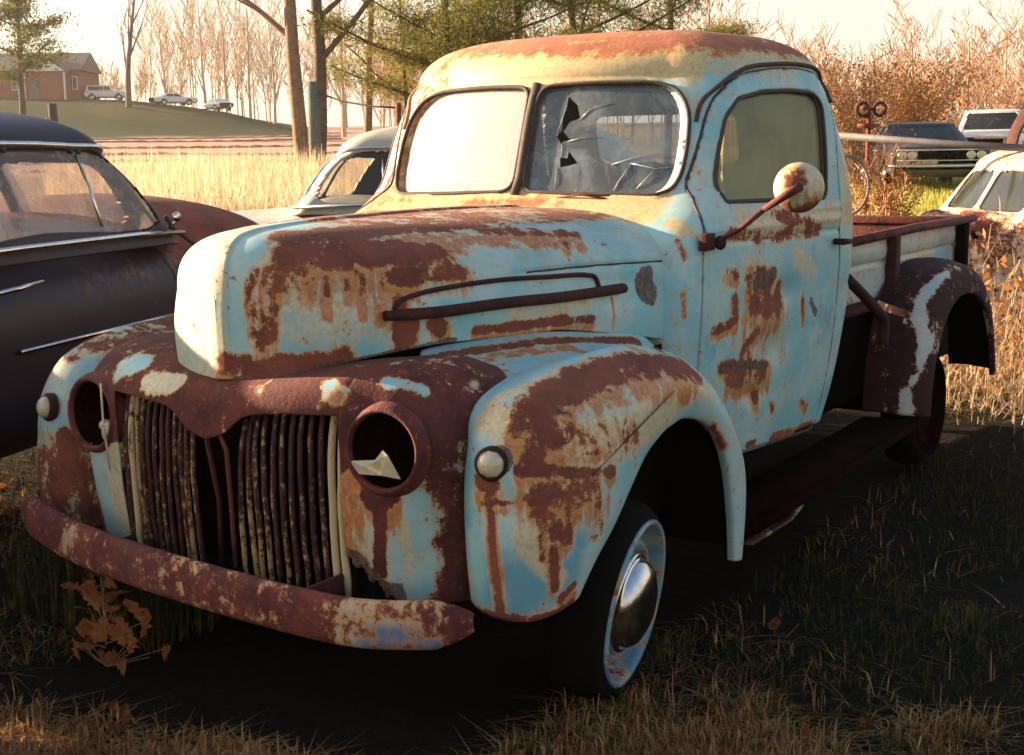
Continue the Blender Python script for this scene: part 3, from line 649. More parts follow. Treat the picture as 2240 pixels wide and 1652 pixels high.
def paint_mat(name, base=(.21, .47, .50), deep=(.06, .29, .42), chalk=(.43, .55, .51), cream=(.62, .50, .29), dark=1.0, chips=.5, gloss=.46, coat=0.12, spec=.45, orange=0., soft=.07, halo_k=.7):
    t = NT(name)
    at_ = t.n('ShaderNodeAttribute', attribute_name='wear')
    sep = t.n('ShaderNodeSeparateColor', {0: at_.outputs[0]}); r, g, b, a = sep.outputs[0], sep.outputs[1], sep.outputs[2], at_.outputs['Alpha']
    nA = t.noise(4.5, 5, .62, off=(1, 5, 2)); nB = t.noise(17, 5, .68, dist=.3); nC = t.noise(75, 4, .65); nS = t.noise(1, 4, .7, stretch=(42, 42, 3.0))
    c = t.mix(t.ramp(nA, .40, .62, 0, .8), base, chalk)
    c = t.mix(t.ramp(t.noise(6, 4, .7, off=(8, 2, 1)), .55, .75, 0, .65), c, deep)
    c = t.mix(t.ramp(t.math('ADD', b, t.math('MULTIPLY', t.math('SUBTRACT', nB, .5), 1.2)), -.8, 0, .75, 0), c, deep)
    c = t.mix(t.ramp(nS, .50, .78, 0, .35), c, chalk)
    # cream / yellowed patina
    gm = t.ramp(t.math('ADD', g, t.math('ADD', t.math('MULTIPLY', nB, .8), t.math('MULTIPLY', nA, .7))), .95, 1.5)
    creamv = t.mix(t.ramp(nC, .4, .7), cream, tuple(x*.72 for x in cream))
    c = t.mix(t.math('MULTIPLY', gm, .85), c, creamv)
    # fine grime and pin chips
    c = t.mix(t.ramp(nC, .60, .80, 0, .35), c, (.16, .13, .10))
    chip = t.ramp(t.math('ADD', t.math('MULTIPLY', nC, .55), t.math('MULTIPLY', nB, .6)), .74-.10*chips, .78-.10*chips)
    # rust mask
    nV = t.noise(1, 3, .6, stretch=(30, 30, 3.2), off=(4, 4, 0)); nA2 = t.noise(7, 6, .7, off=(6, 0, 3))
    nn = t.math('ADD', t.math('MULTIPLY', t.math('SUBTRACT', nB, .5), 2.2), t.math('MULTIPLY', t.math('SUBTRACT', nC, .5), 1.3))
    nn = t.math('ADD', nn, t.math('ADD', t.math('MULTIPLY', t.math('SUBTRACT', nV, .5), 1.5), t.math('MULTIPLY', t.math('SUBTRACT', nA2, .49), 2.2)))
    f = t.math('ADD', r, t.math('MULTIPLY', nn, t.ramp(r, -.05, .42, .42, 1.0)))
    c = t.mix(t.ramp(t.math('ADD', a, t.math('MULTIPLY', t.math('SUBTRACT', nB, .5), .8)), .05, .5, 0, .6), c, creamv)
    st = t.ramp(t.math('ADD', a, t.math('ADD', t.math('MULTIPLY', t.math('SUBTRACT', nV, .5), 2.4), t.math('MULTIPLY', t.math('SUBTRACT', nB, .5), 1.2))), .34, .86)
    c = t.mix(t.math('MULTIPLY', t.math('MULTIPLY', st, t.ramp(a, .06, .3)), .92), c, t.mix(t.ramp(nC, .35, .65), (.56, .19, .035), (.32, .085, .03)))
    halo = t.ramp(f, -.02, .50); core = t.ramp(f, .50-soft, .50+soft)
    c = t.mix(t.math('MULTIPLY', halo, halo_k), c, (.52, .24, .055))
    rc = rust_color(t, dark)
    if orange: rc = t.mix(t.ramp(nA2, .3, .7, orange*.5, orange), rc, t.mix(t.ramp(nA, .35, .65), (.46, .17, .07), (.36, .12, .075)))
    rc = t.mix(t.ramp(t.math('SUBTRACT', f, t.math('MULTIPLY', nV, .3)), .62, .42, 0, .55), rc, (.38, .15, .05))
    core = t.math('MAXIMUM', core, t.math('MULTIPLY', chip, .9))
    c = t.mix(core, c, rc)
    bare = t.ramp(t.math('ADD', b, t.math('MULTIPLY', t.math('SUBTRACT', nB, .5), 1.9)), .40, .56)
    c = t.mix(t.math('MULTIPLY', bare, .92), c, t.mix(t.ramp(nC, .35, .65), (.17, .095, .065), (.07, .038, .028)))
    core2 = t.math('MAXIMUM', core, bare)
    rough = t.math('ADD', t.math('MULTIPLY', core2, .40), t.math('ADD', gloss, t.math('MULTIPLY', nC, .15)))
    h = t.math('ADD', t.math('MULTIPLY', core, -.6), t.math('MULTIPLY', t.math('MULTIPLY', nC, core), .9))
    h = t.math('ADD', h, t.math('MULTIPLY', nA, .8))
    return t.done(t.bsdf(c, rough, 0, h, .55, .004, spec=spec, Coat_Weight=t.math('MULTIPLY', t.math('SUBTRACT', 1., core2), coat), Coat_Roughness=.25))
def simple(name, color, rough=.6, metal=0., var=.25, scale=20, bump=.2, spec=.5, c2=None, coat=0, bd=.005):
    t = NT(name); n = t.noise(scale, 5, .65); n2 = t.noise(scale*5, 3, .6)
    c = t.mix(t.ramp(n, .3, .7), color, c2 or tuple(x*(1-var) for x in color))
    c = t.mix(t.ramp(n2, .45, .8, 0, .5*min(1, var*2)), c, tuple(x*.55 for x in color))
    return t.done(t.bsdf(c, t.math('ADD', rough-.08, t.math('MULTIPLY', n2, .16)), metal, n2, bump, bd, spec, Coat_Weight=coat))
def rust_mat(name, dark=1.0, pale=0., palecol=(.55, .45, .33), scale=22, streak=False, bump=.7, rough=.82, spec=.35):
    t = NT(name); c = rust_color(t, dark)
    if pale:
        n = t.noise(scale, 5, .7, stretch=(1, 1, .12) if streak else None); n2 = t.noise(scale*4, 4, .7)
        m = t.ramp(t.math('ADD', t.math('MULTIPLY', n, .7), t.math('MULTIPLY', n2, .5)), .66-.16*pale, .72-.13*pale)
        c = t.mix(t.math('MULTIPLY', m, .9), c, palecol)
    return t.done(t.bsdf(c, rough, 0, t.noise(60, 5, .7), bump, .006, spec=spec))
def glass_mat(name, dirt=.4, col=(.6, .6, .5), tint=(.8, .85, .85), scale=6, low=.0, rough=.12, refl=.9, r0=.02, gcol=(.8, .85, .9)):
    t = NT(name)
    n = t.noise(scale, 6, .68, dist=.8); n2 = t.noise(scale*6, 4, .7, stretch=(1, 1, .4)); 
    d = t.math('ADD', t.math('MULTIPLY', n, .8), t.math('MULTIPLY', n2, .35))
    m = t.ramp(d, .78-.55*dirt, 1.0-.30*dirt, low, .97)
    tr = t.n('ShaderNodeBsdfTransparent', {0: tint}).outputs[0]
    gl = t.n('ShaderNodeBsdfGlossy', {'Color': gcol, 'Roughness': rough}).outputs[0]
    fr = t.n('ShaderNodeFresnel', {'IOR': 1.5}).outputs[0]
    df = t.n('ShaderNodeBsdfDiffuse', {'Color': t.mix(t.ramp(n2, .3, .8), col, tuple(x*.75 for x in col))}).outputs[0]
    tl = t.n('ShaderNodeBsdfTranslucent', {'Color': col}).outputs[0]
    dd = t.n('ShaderNodeMixShader', {0: .45}); t.t.links.new(df, dd.inputs[1]); t.t.links.new(tl, dd.inputs[2])
    a = t.n('ShaderNodeMixShader', {0: m}); t.t.links.new(tr, a.inputs[1]); t.t.links.new(dd.outputs[0], a.inputs[2])
    b = t.n('ShaderNodeMixShader', {0: t.math('ADD', t.math('MULTIPLY', fr, refl), r0)}); t.t.links.new(a.outputs[0], b.inputs[1]); t.t.links.new(gl, b.inputs[2])
    return t.done(b.outputs[0])
def leaf_mat(name, c1, c2, c3=None, trans=.35, rough=.7, scale=3.0):
    t = NT(name); n = t.noise(scale, 4, .6); n2 = t.noise(scale*11, 2, .5)
    c = t.mix(t.ramp(n, .35, .65), c1, c2)
    if c3: c = t.mix(t.ramp(n2, .5, .7), c, c3)
    d = t.n('ShaderNodeBsdfDiffuse', {'Color': c}).outputs[0]; tl = t.n('ShaderNodeBsdfTranslucent', {'Color': c}).outputs[0]
    m = t.n('ShaderNodeMixShader', {0: trans}); t.t.links.new(d, m.inputs[1]); t.t.links.new(tl, m.inputs[2])
    return t.done(m.outputs[0])
M = {}
M['paint'] = paint_mat('weathered blue paint', orange=.30)
M['paint_shell'] = paint_mat('rusted front panel paint', orange=.06, dark=.72)
M['paint_cab'] = paint_mat('weathered cab paint', cream=(.64, .45, .18), orange=.95, soft=.28, chips=.2)
M['paint_bed'] = paint_mat('faded bed paint', base=(.36, .48, .48), deep=(.10, .28, .38), chalk=(.50, .52, .46), chips=.8)
M['paint_rear'] = paint_mat('shade darkened rear paint', base=(.30, .40, .40), deep=(.10, .24, .32), chalk=(.42, .44, .40), dark=.25, halo_k=.3)  # fender paint and rust darkened for the shadow it stands in
M['inner'] = simple('shade black inner faces', (.010, .007, .006), .95, spec=.05)  # sheet insides coloured near-black to stand for the shade within
M['rust'] = rust_mat('rust'); M['rust_dark'] = rust_mat('dark rust', .40); M['board'] = rust_mat('rust blackened for shade', .09, spec=.04, rough=1.)  # board: rust blackened to stand for deep shade below and inside parts
M['rust_pale'] = rust_mat('chrome flaked to rust', .95, .62, (.58, .47, .36), 16)
M['grille'] = rust_mat('rusted bars with amber glints', .40, .34, (.44, .27, .09), 14, True, rough=.55)  # rust with amber streaks painted in for sun glints
M['grille_pale'] = rust_mat('straw coloured grille bars', .9, 1.2, (.60, .46, .24), 10, True)
M['rubber'] = simple('perished rubber', (.006, .0055, .005), .95, var=.4, scale=30, spec=.12)
M['seal'] = simple('window rubber', (.075, .050, .038), .8, var=.5, scale=40)
M['black'] = simple('black underside', (.006, .005, .005), .95, spec=.05)
M['inside'] = simple('cab lining', (.10, .13, .16), .8, var=.4)
M['seat'] = simple('seat cloth', (.16, .12, .08), .9, var=.5, scale=9)
M['chrome'] = simple('old chrome', (.72, .70, .66), .20, 1.0, var=.25, scale=14, bump=.15)
M['chrome_dull'] = simple('dull chrome', (.62, .60, .57), .34, 1.0, var=.4, scale=18, bump=.2)
M['lens'] = simple('yellowed lamp glass', (.66, .56, .36), .28, 0, var=.3, scale=30, bump=.3, coat=.6)
M['cap'] = simple('hubcap chrome', (.62, .60, .58), .16, 1.0, var=.35, scale=9, bump=.1)
M['glass_r'] = glass_mat('fogged glass', .95, (.90, .86, .76), scale=3, low=.88, refl=.7, r0=.25, gcol=(1, .92, .80))
M['glass_l'] = glass_mat('cracked dusty glass', .52, (.50, .57, .58), (.68, .78, .86), scale=5, low=.26)
M['glass_pink'] = glass_mat('pale dusty car glass', .5, (.85, .74, .64), (.92, .88, .85), scale=2, low=.22, refl=.25)
M['glass_door'] = glass_mat('green dirty glass', .72, (.40, .40, .20), (.70, .74, .56), scale=4, low=.62, refl=.25)
M['glass_clear'] = glass_mat('dusty clear glass', .25, (.6, .55, .48), (.85, .86, .84), scale=5, low=.10, rough=.05, refl=.3)
M['glass_dark'] = glass_mat('dark car glass', .35, (.28, .30, .27), (.25, .28, .28), scale=2, low=.15, rough=.08)
# ================= the truck
truck = empty('pickup_truck', (0, 0, 0), 0, 'old pale blue pickup truck covered in rust, headlight glass gone, standing in dark grass', 'truck')
def both(G): return np.concatenate([G.reshape(-1, 3), (G*MIR).reshape(-1, 3)])
def nz(V, sc, seed=0.): return np.array([mnoise.noise(Vector(v)*sc+Vector((seed, 0, 0))) for v in V])
def dents(G, spots):
    """push shallow dents into a grid along its normal; spots (centre, radius, depth)"""
    N = np.cross(np.gradient(G, axis=0), np.gradient(G, axis=1)); N /= np.linalg.norm(N, axis=2, keepdims=True)+1e-9
    s = 1 if (N[..., 1] > 0).mean() > .5 else -1; G = G.copy()
    for c, r_, dp in spots:
        d2 = (((G-np.array(c))/np.array(r_))**2).sum(2); G -= s*N*(np.exp(-d2*2)*dp)[..., None]
    return G
# ---- hood
H = hood_grid()
H = dents(H, [((.2, .38, 1.0), (.2, .2, .06), .006), ((-.35, .55, 1.03), (.15, .2, .05), .005), ((.05, .3, 1.25), (.25, .2, .1), .006)])
nu, nv = H.shape[:2]
V = both(H); Q = np.concatenate([quads(nu, nv), quads(nu, nv, nu*nv, True)])
def hood_base(V):
    A = np.zeros((len(V), 4)); x, y, z = V.T
    A[:, 0] = np.where(y < 0, .55+.3*np.sin(x*5), 0)*np.clip((.5-x)/.1, 0, 1)*np.clip((z-1.2)/.04, 0, 1)
    A[:, 1] = np.clip((x-.42)/.08, 0, 1)*.55*(y < .03)+np.clip((z-1.262)/.01, 0, 1)*.35
    # centre of the lid is rusty towards the rear
    A[:, 0] = np.maximum(A[:, 0], np.clip((z-1.235)/.02, 0, 1)*np.clip((.35-x)/.15, 0, 1)*.62)
    return A
hood = mk('hood', V, Q, M['paint'], truck, weld=True, attr=wear(V, WEAR['hood'], hood_base))
hood['label'] = 'blue hood with maroon rust on its top and orange drips down the side'
for s in (1, -1):
    L_ = []
    for a_ in range(nu):
        if H[a_, 0, 0] < -.08:
            zz_ = float(pch(H[a_, 0, 0], [(-.76, 1.118), (-.3, 1.128), (.0, 1.125)])); o_ = H[a_, 20:][::-1]; L_.append((H[a_, 0, 0], s*(float(np.interp(zz_, o_[:, 2], o_[:, 1]))+.001), zz_))
    MB().tube(L_, .0028, 5).build('hood_seam', M['seal'], truck)
# vent trim on both flanks
BAR = [(0.363, 0.312, 1.05), (0.215, 0.374, 1.048), (0.021, 0.44, 1.054), (-0.183, 0.501, 1.054), (-0.424, 0.557, 1.059)]
LOOP = [(0.329, 0.322, 1.062), (0.318, 0.326, 1.078), (0.263, 0.342, 1.094), (0.148, 0.383, 1.107), (0.001, 0.432, 1.113), (-0.151, 0.478, 1.11), (-0.294, 0.518, 1.105), (-0.329, 0.527, 1.096), (-0.337, 0.534, 1.069)]
for s in (1, -1):
    m = np.array([1, s, 1.])
    p = cr(np.array(BAR)+[0, .012, 0], 40)*m
    MB().tube(p, np.where(np.arange(40) < 3, .016, .0185), 10, flat=.8).build('vent_bar', M['rust_dark'], truck)
    MB().tube(cr(np.array(LOOP)+[0, .004, 0], 60)*m, .0065, 8).build('vent_rim', M['rust_dark'], truck)
# ---- front shell with lamp holes and grille opening
a, b = shell_grids()
HLc = np.array([.590, .485, .772])
def shell_base(V):
    A = np.zeros((len(V), 4)); x, y, z = V.T; ay = abs(y)
    low = np.clip((.71-z)/.05, 0, 1)*np.clip((.545-ay)/.03, 0, 1)
    A[:, 0] = 1.0-low*1.0; A[:, 1] = low*.3; A[:, 2] = np.clip((ay-.56)/.05, 0, 1)*.0
    return A
for nm, s in (('left', 1), ('right', -1)):
    pass
Vs, Qs = [], []; off = 0
for G in (a, b):
    for s in (1, -1):
        n1, n2 = G.shape[:2]; Vs.append((G*np.array([1, s, 1.])).reshape(-1, 3)); Qs.append(quads(n1, n2, off, s < 0)); off += n1*n2
V = np.concatenate(Vs); Q = np.concatenate(Qs)
th = np.linspace(0, 2*np.pi, 64, endpoint=False)
circ = lambda cy, cz, r: np.stack([cy+r*np.cos(th), cz+r*np.sin(th)], 1)
V, parts = cutgrid(V, Q, [('holeL', circ(.485, .772, .088), [1, 2], lambda P: P[:, 0] > .45), ('holeR', circ(-.485, .772, .088), [1, 2], lambda P: P[:, 0] > .45)], .006)
Vb, Qb, idx = sub(V, parts['body'])
# ragged eaten-away lower corner by the grille
k = Vb[Qb].mean(1); keep = ~((k[:, 1] > .36) & (k[:, 1] < .47) & (k[:, 2] < .50-abs(k[:, 1]-.38)*1.1+.012*np.sin(k[:, 1]*190)))
Vb, Qb, _ = sub(Vb, Qb[keep])
shell = mk('grille_surround', Vb, Qb, M['paint_shell'], truck, weld=True, attr=wear(Vb, WEAR['shellL']+WEAR['shellR'], shell_base), solid=.004)
for s in (1, -1):
    c = HLc*[1, s, 1]; ax = np.array([1, .10*s, .04]); ax /= np.linalg.norm(ax)
    ring = MB().lathe([(.086, -.045), (.086, .002), (.088, .011), (.093, .014), (.099, .011), (.104, .004), (.108, -.006), (.112, -.020)], c, ax, 56)
    rg = ring.build('headlight_ring', M['rust'], truck)
    MB().lathe([(.086, .0), (.083, -.05), (.066, -.11), (.038, -.15), (.001, -.155)], c, ax, 40).build('headlight_bucket', M['board'], rg)
    if s > 0:
        # bent scrap hanging in the lower part of the empty lamp
        t_ = c+ax*.012
        pl = [(-.085, -.060), (-.080, -.028), (-.02, -.022), (.005, .004), (.024, -.004), (.052, -.058), (.0, -.056)]
        V2 = [t_+np.array([.004+.006*math.sin(i*2), y, z]) for i, (y, z) in enumerate(pl)]
        V3 = [v+np.array([-.003, 0, 0]) for v in V2]; n = len(pl)
        F = [tuple(range(n)), tuple(range(2*n-1, n-1, -1))]+[(i, i+n, (i+1) % n+n, (i+1) % n) for i in range(n)]
        sc_ = mk('broken_reflector', V2+V3, F, M['lens'], rg, smooth=False)
    else:
        MB().tube([c+ax*.03+[0, .074, .09], c+ax*.034+[0, .080, -.02], c+ax*.028+[0, .088, -.14]], .003, 6).build('hanging_wire', M['lens'], rg)
        MB().sphere(c+[-.02, .035, -.05], (.02, .022, .03)).sphere(c+[-.03, .012, -.035], (.02, .018, .016)).build('broken_reflector', M['lens'], rg)
# ---- grille bars
def grille_top(y):
    return float(np.interp(abs(y), [0, .06, .12, .2, .37], [.765, .785, .825, .842, .846]))
ys = [.082, .104, .124, .150, .176, .202, .228, .254, .280, .306, .334, .358]
for s in (1, -1):
    for i, y in enumerate(ys):
        yy = y*s; xt = .640-.045*(y/.37)**2; zt = grille_top(y)+.012
        tw = rng.normal(0, .0013, 6)+(.012 if i == 0 else 0)*np.linspace(0, 1, 6)*(-s)
        P = [(xt+.002*math.sin(q*3+i), yy+tw[min(5, int(q*5))], zt-(zt-.40)*q-.0*q) for q in np.linspace(0, 1, 14)]
        P = [(p[0]-.03*((1-q)**6)-.02*q*q, p[1], p[2]) for p, q in zip(P, np.linspace(0, 1, 14))]
        mt = M['grille_pale'] if (s > 0 and i >= 10) or (s < 0 and i == 10) else M['grille']
        MB().tube(P, .0068 if i < 10 else .0095, 8).build('grille_bar', mt, truck)
MB().tube([(.655, .035, .78), (.650, .052, .74), (.640, .050, .60), (.63, .045, .44)], .006, 7).build('grille_stay', M['rust'], truck)
MB().tube([(.64, -.03, .80), (.61, -.02, .60), (.58, -.05, .42)], .007, 7).build('grille_stay', M['rust_dark'], truck)
rad = MB().box((.34, 0, .62), (.05, .62, .50)); rad.build('radiator', M['black'], truck)
MB().box((.36, 0, .36), (.42, 1.0, .03)).box((.2, 0, .42), (.06, 1.1, .05)).build('splash_pan', M['black'], truck)
# ---- front fenders
Fg = fender_grid()
Fg = dents(Fg, [((.50, .80, .66), (.2, .08, .06), .012), ((.42, .86, .73), (.2, .06, .04), .010), ((.2, .86, .9), (.12, .1, .08), .008), ((-.1, .8, .95), (.1, .1, .1), .005)])
for s in (1, -1):
    G = Fg*np.array([1, s, 1.]); n1, n2 = G.shape[:2]; V = G.reshape(-1, 3)
    st = WEAR['fender'] if s > 0 else []
    def fb(V, s=s):
        A = np.zeros((len(V), 4)); x, y, z = V.T
        if s > 0: A[:, 1] = np.clip((z-.80)/.1, 0, 1)*.25
        else:
            A[:, 0] = np.clip((z-.86)/.05, 0, 1)*.7+np.clip((.70-z)/.1, 0, 1)*.75; A[:, 1] = .45
        return A
    A = wear(V, st, fb)
    if s < 0: A = wear(V, WEAR['shellR'], A)
    fo = mk('front_fender', V, quads(n1, n2, 0, s < 0), M['paint'], truck, attr=A, solid=.005)
    fo['label'] = 'pale blue front fender with a maroon crown and a torn rusty dent' if s > 0 else 'rusted front fender on the far side beside the black car'
    c = np.array([.528, .738*s, .757]); ax = np.array([1, .32*s, .12]); ax /= np.linalg.norm(ax)
    q = MB().lathe([(.040, -.012), (.040, .004), (.036, .010), (.031, .011)], c, ax, 28).build('parking_light', M['rust_dark'], truck)
    MB().lathe([(.031, .004), (.031, .014), (.026, .024), (.014, .031), (.001, .033)], c, ax, 9).build('lens', M['lens'], q)
# thin stick lying across the left fender
MB().tube([(.36, .900, .715), (.20, .912, .775), (.04, .918, .83), (-.04, .915, .852)], [.0012, .0018, .0018, .001], 5).build('loose_trim_wire', M['rust'], truck)
# ---- bumper
BP = [(.600, -.765, .478), (.645, -.68, .473), (.715, -.45, .458), (.750, -.2, .445), (.762, 0, .435), (.765, .2, .425), (.752, .38, .413), (.728, .50, .405), (.675, .64, .408), (.620, .745, .416)]
bp = cr(BP, 120); sec = [(-.012, .056), (.004, .058), (.016, .046), (.022, .02), (.023, -.01), (.019, -.04), (.006, -.054), (-.012, -.056)]
T = np.gradient(bp, axis=0); T /= np.linalg.norm(T, axis=1, keepdims=True); Nn = np.cross(T, [0, 0, 1.]); Nn /= np.linalg.norm(Nn, axis=1, keepdims=True)
G = np.zeros((120, 24, 3)); sc_ = cr(np.array([(a_, b_, 0) for a_, b_ in sec]), 24)
for i in range(120):
    e = min(1, (i+1)/9, (120-i)/9)**.5
    G[i] = bp[i]+Nn[i]*sc_[:, 0:1]+np.array([0, 0, 1.])*sc_[:, 1:2]*e
def bump_base(V):
    A = np.zeros((len(V), 4)); y = V[:, 1]; A[:, 0] = np.where(y < .47, .88, .34)+np.where(y > .69, .5, 0); A[:, 2] = -np.clip((y-.50)/.05, 0, 1)*np.clip((.425-V[:, 2])/.03, 0, 1)*.9; return A
M['bumper'] = paint_mat('bumper chrome flaking', base=(.40, .32, .24), deep=(.02, .12, .30), chalk=(.50, .40, .30), cream=(.5, .36, .22), chips=1.2, gloss=.4)
V = G.reshape(-1, 3); bo = mk('front_bumper', V, quads(120, 24), M['bumper'], truck, attr=bump_base(V), solid=.004)
bo['label'] = 'curved rusty front bumper with flaking chrome and a blue end'
for y in (-.35, .35): MB().box((.62, y, .43), (.26, .012, .06)).build('bumper_bracket', M['rust_dark'], truck)
# ---- cab
K = cab_grid(); nz_, npl = K.shape[:2]
V = both(K); Q = np.concatenate([quads(nz_, npl, 0), quads(nz_, npl, nz_*npl, True)])
TK = np.gradient(K, axis=1); TK /= np.linalg.norm(TK, axis=2, keepdims=True)+1e-9; TK = both(TK)
DOOR = [(-.700, .475), (-.703, .70), (-.706, .95), (-.710, 1.154), (-.752, 1.24), (-.835, 1.316), (-.885, 1.414), (-.915, 1.482), (-.950, 1.553), (-.991, 1.609), (-1.057, 1.653), (-1.17, 1.687), (-1.323, 1.704), (-1.46, 1.707), (-1.57, 1.695), (-1.635, 1.66), (-1.660, 1.60), (-1.664, 1.50), (-1.664, 1.30), (-1.668, 1.167), (-1.682, 1.0), (-1.695, .75), (-1.688, .56), (-1.68, .445), (-1.5, .450), (-1.15, .462), (-.85, .472)]
WIN = [(-.893, 1.284), (-.888, 1.33), (-.935, 1.441), (-.990, 1.545), (-1.065, 1.600), (-1.22, 1.627), (-1.38, 1.634), (-1.53, 1.629), (-1.580, 1.595), (-1.580, 1.48), (-1.570, 1.36), (-1.555, 1.276)]
WS = [(.018, 1.318), (.018, 1.655), (.20, 1.661), (.41, 1.656), (.487, 1.632), (.535, 1.565), (.548, 1.47), (.545, 1.373), (.528, 1.326), (.487, 1.308), (.283, 1.311)]
RW = rnd([(-.31, 1.385), (.31, 1.385), (.31, 1.59), (-.31, 1.59)], 8, .06)
def dense(P, n=160):
    P = np.asarray(P, float); P = np.concatenate([P, P[:1]]); L = np.concatenate([[0], np.cumsum(np.linalg.norm(np.diff(P, axis=0), axis=1))])
    s = np.linspace(0, L[-1], n, endpoint=False); return np.stack([np.interp(s, L, P[:, c]) for c in range(P.shape[1])], 1)
DOOR = np.array(DOOR)
DOOR = np.concatenate([rnd(DOOR, 5, .035)]); WINp = dense(rnd(WIN, 5, .03), 150); 
WSp = rnd(WS, 6, .05); WSm = WSp*[-1, 1]
def surf_loop(P2, s, off=0.0):
    """loop of (x,z) laid on the cab's side"""
    out = []
    for x, z in P2:
        z_ = min(z, 1.679); y = cab_y_side(x, z_)
        if z > 1.68:
            t = min(1, (z-1.68)/.170); y *= math.cos(math.asin(t))**.50
        out.append((x, (y+off)*s, z))
    return np.array(out)
dL = surf_loop(DOOR, 1); wL = surf_loop(WINp, 1); DOORq = np.stack([dL[:, 0]-dL[:, 1], dL[:, 2]], 1); WINq = np.stack([wL[:, 0]-wL[:, 1], wL[:, 2]], 1)
sh = []
for s, t_ in ((1, 'L'), (-1, 'R')):
    side = (lambda P, s=s: (P[:, 1]*s > .52) & (P[:, 0] < -.69)); sh += [('door'+t_, DOORq, ('q', s), side), ('win'+t_, WINq, ('q', s), side)]
fr = lambda P: P[:, 0] > -1.05
sh += [('wsL', WSp, [1, 2], fr), ('wsR', WSm, [1, 2], fr), ('rw', RW, [1, 2], lambda P: P[:, 0] < -1.75)]
V, parts = cutgrid(V, Q, sh, T=TK)
V2 = V
def cab_base(V):
    A = np.zeros((len(V), 4)); x, y, z = V.T
    nn = nz(V[:, :], 2.2)*.10
    front = np.clip((x+.985+(z-1.5)*.12)/.09, 0, 1)*np.clip((z-1.2)/.05, 0, 1)           # windscreen panel
    A[:, 1] = front*1.0
    top = np.clip((z-1.69)/.05, 0, 1)
    A[:, 1] = np.maximum(A[:, 1], top*.95)
    A[:, 1] = np.maximum(A[:, 1], np.clip((z-1.62)/.07, 0, 1)*np.where(y > .54, .55, 1.0))
    zl = np.interp(y, [-.5, -.22, .0, .5], [1.775, 1.75, 1.722, 1.722])
    A[:, 0] = np.clip((z+nn*.4-zl)/.05, 0, 1)*.92*np.where(y < -.2, .7, 1)
    side = np.clip((y-.5)/.08, 0, 1); A[:, 0] = np.maximum(A[:, 0], side*np.clip((z-1.725)/.05, 0, 1)*.75)
    A[:, 1] *= 1-np.clip((y-.50)/.06, 0, 1)*np.clip((1.62-z)/.1, 0, 1)*.85
    rear = np.clip((-1.66-x)/.05, 0, 1); A[:, 1] = np.maximum(A[:, 1], rear*np.clip((z-1.1)/.1, 0, 1)*.6)
    A[:, 0] = np.maximum(A[:, 0], (y < -.4)*.4)
    # rust run under the windscreen
    A[:, 0] = np.maximum(A[:, 0], np.exp(-((z-1.283)/.014)**2)*np.clip(1-abs(y-.02)/.35, 0, 1)*(x > -.9)*.9)
    return A
Vb, Qb, _ = sub(V, parts['body'])
cab = mk('cab_body', Vb, Qb, M['paint_cab'], truck, weld=True, attr=wear(Vb, WEAR['cabside'], cab_base))
cab['label'] = 'rounded cab with a rusty orange roof and yellowed windscreen panel'
flange(cab, lambda c: (0, -.03*np.sign(c[1]), 0) if c[0] < -.69 and abs(c[1]) > .45 and c[0] > -1.72 else ((-.02, 0, 0) if c[0] > -1.1 else (.02, 0, 0)))
md = cab.modifiers.new('thick', 'SOLIDIFY'); md.thickness = .004; md.offset = -1; cab.data.materials.append(M['inside']); md.material_offset = 1
def door_base(V):
    A = cab_base(V); z = V[:, 2]; A[:, 0] = np.where(V[:, 1] < 0, .4, np.clip((z-1.69)/.05, 0, 1)*.3); A[:, 1] = np.clip((z-1.18)/.1, 0, 1)*.22; return A
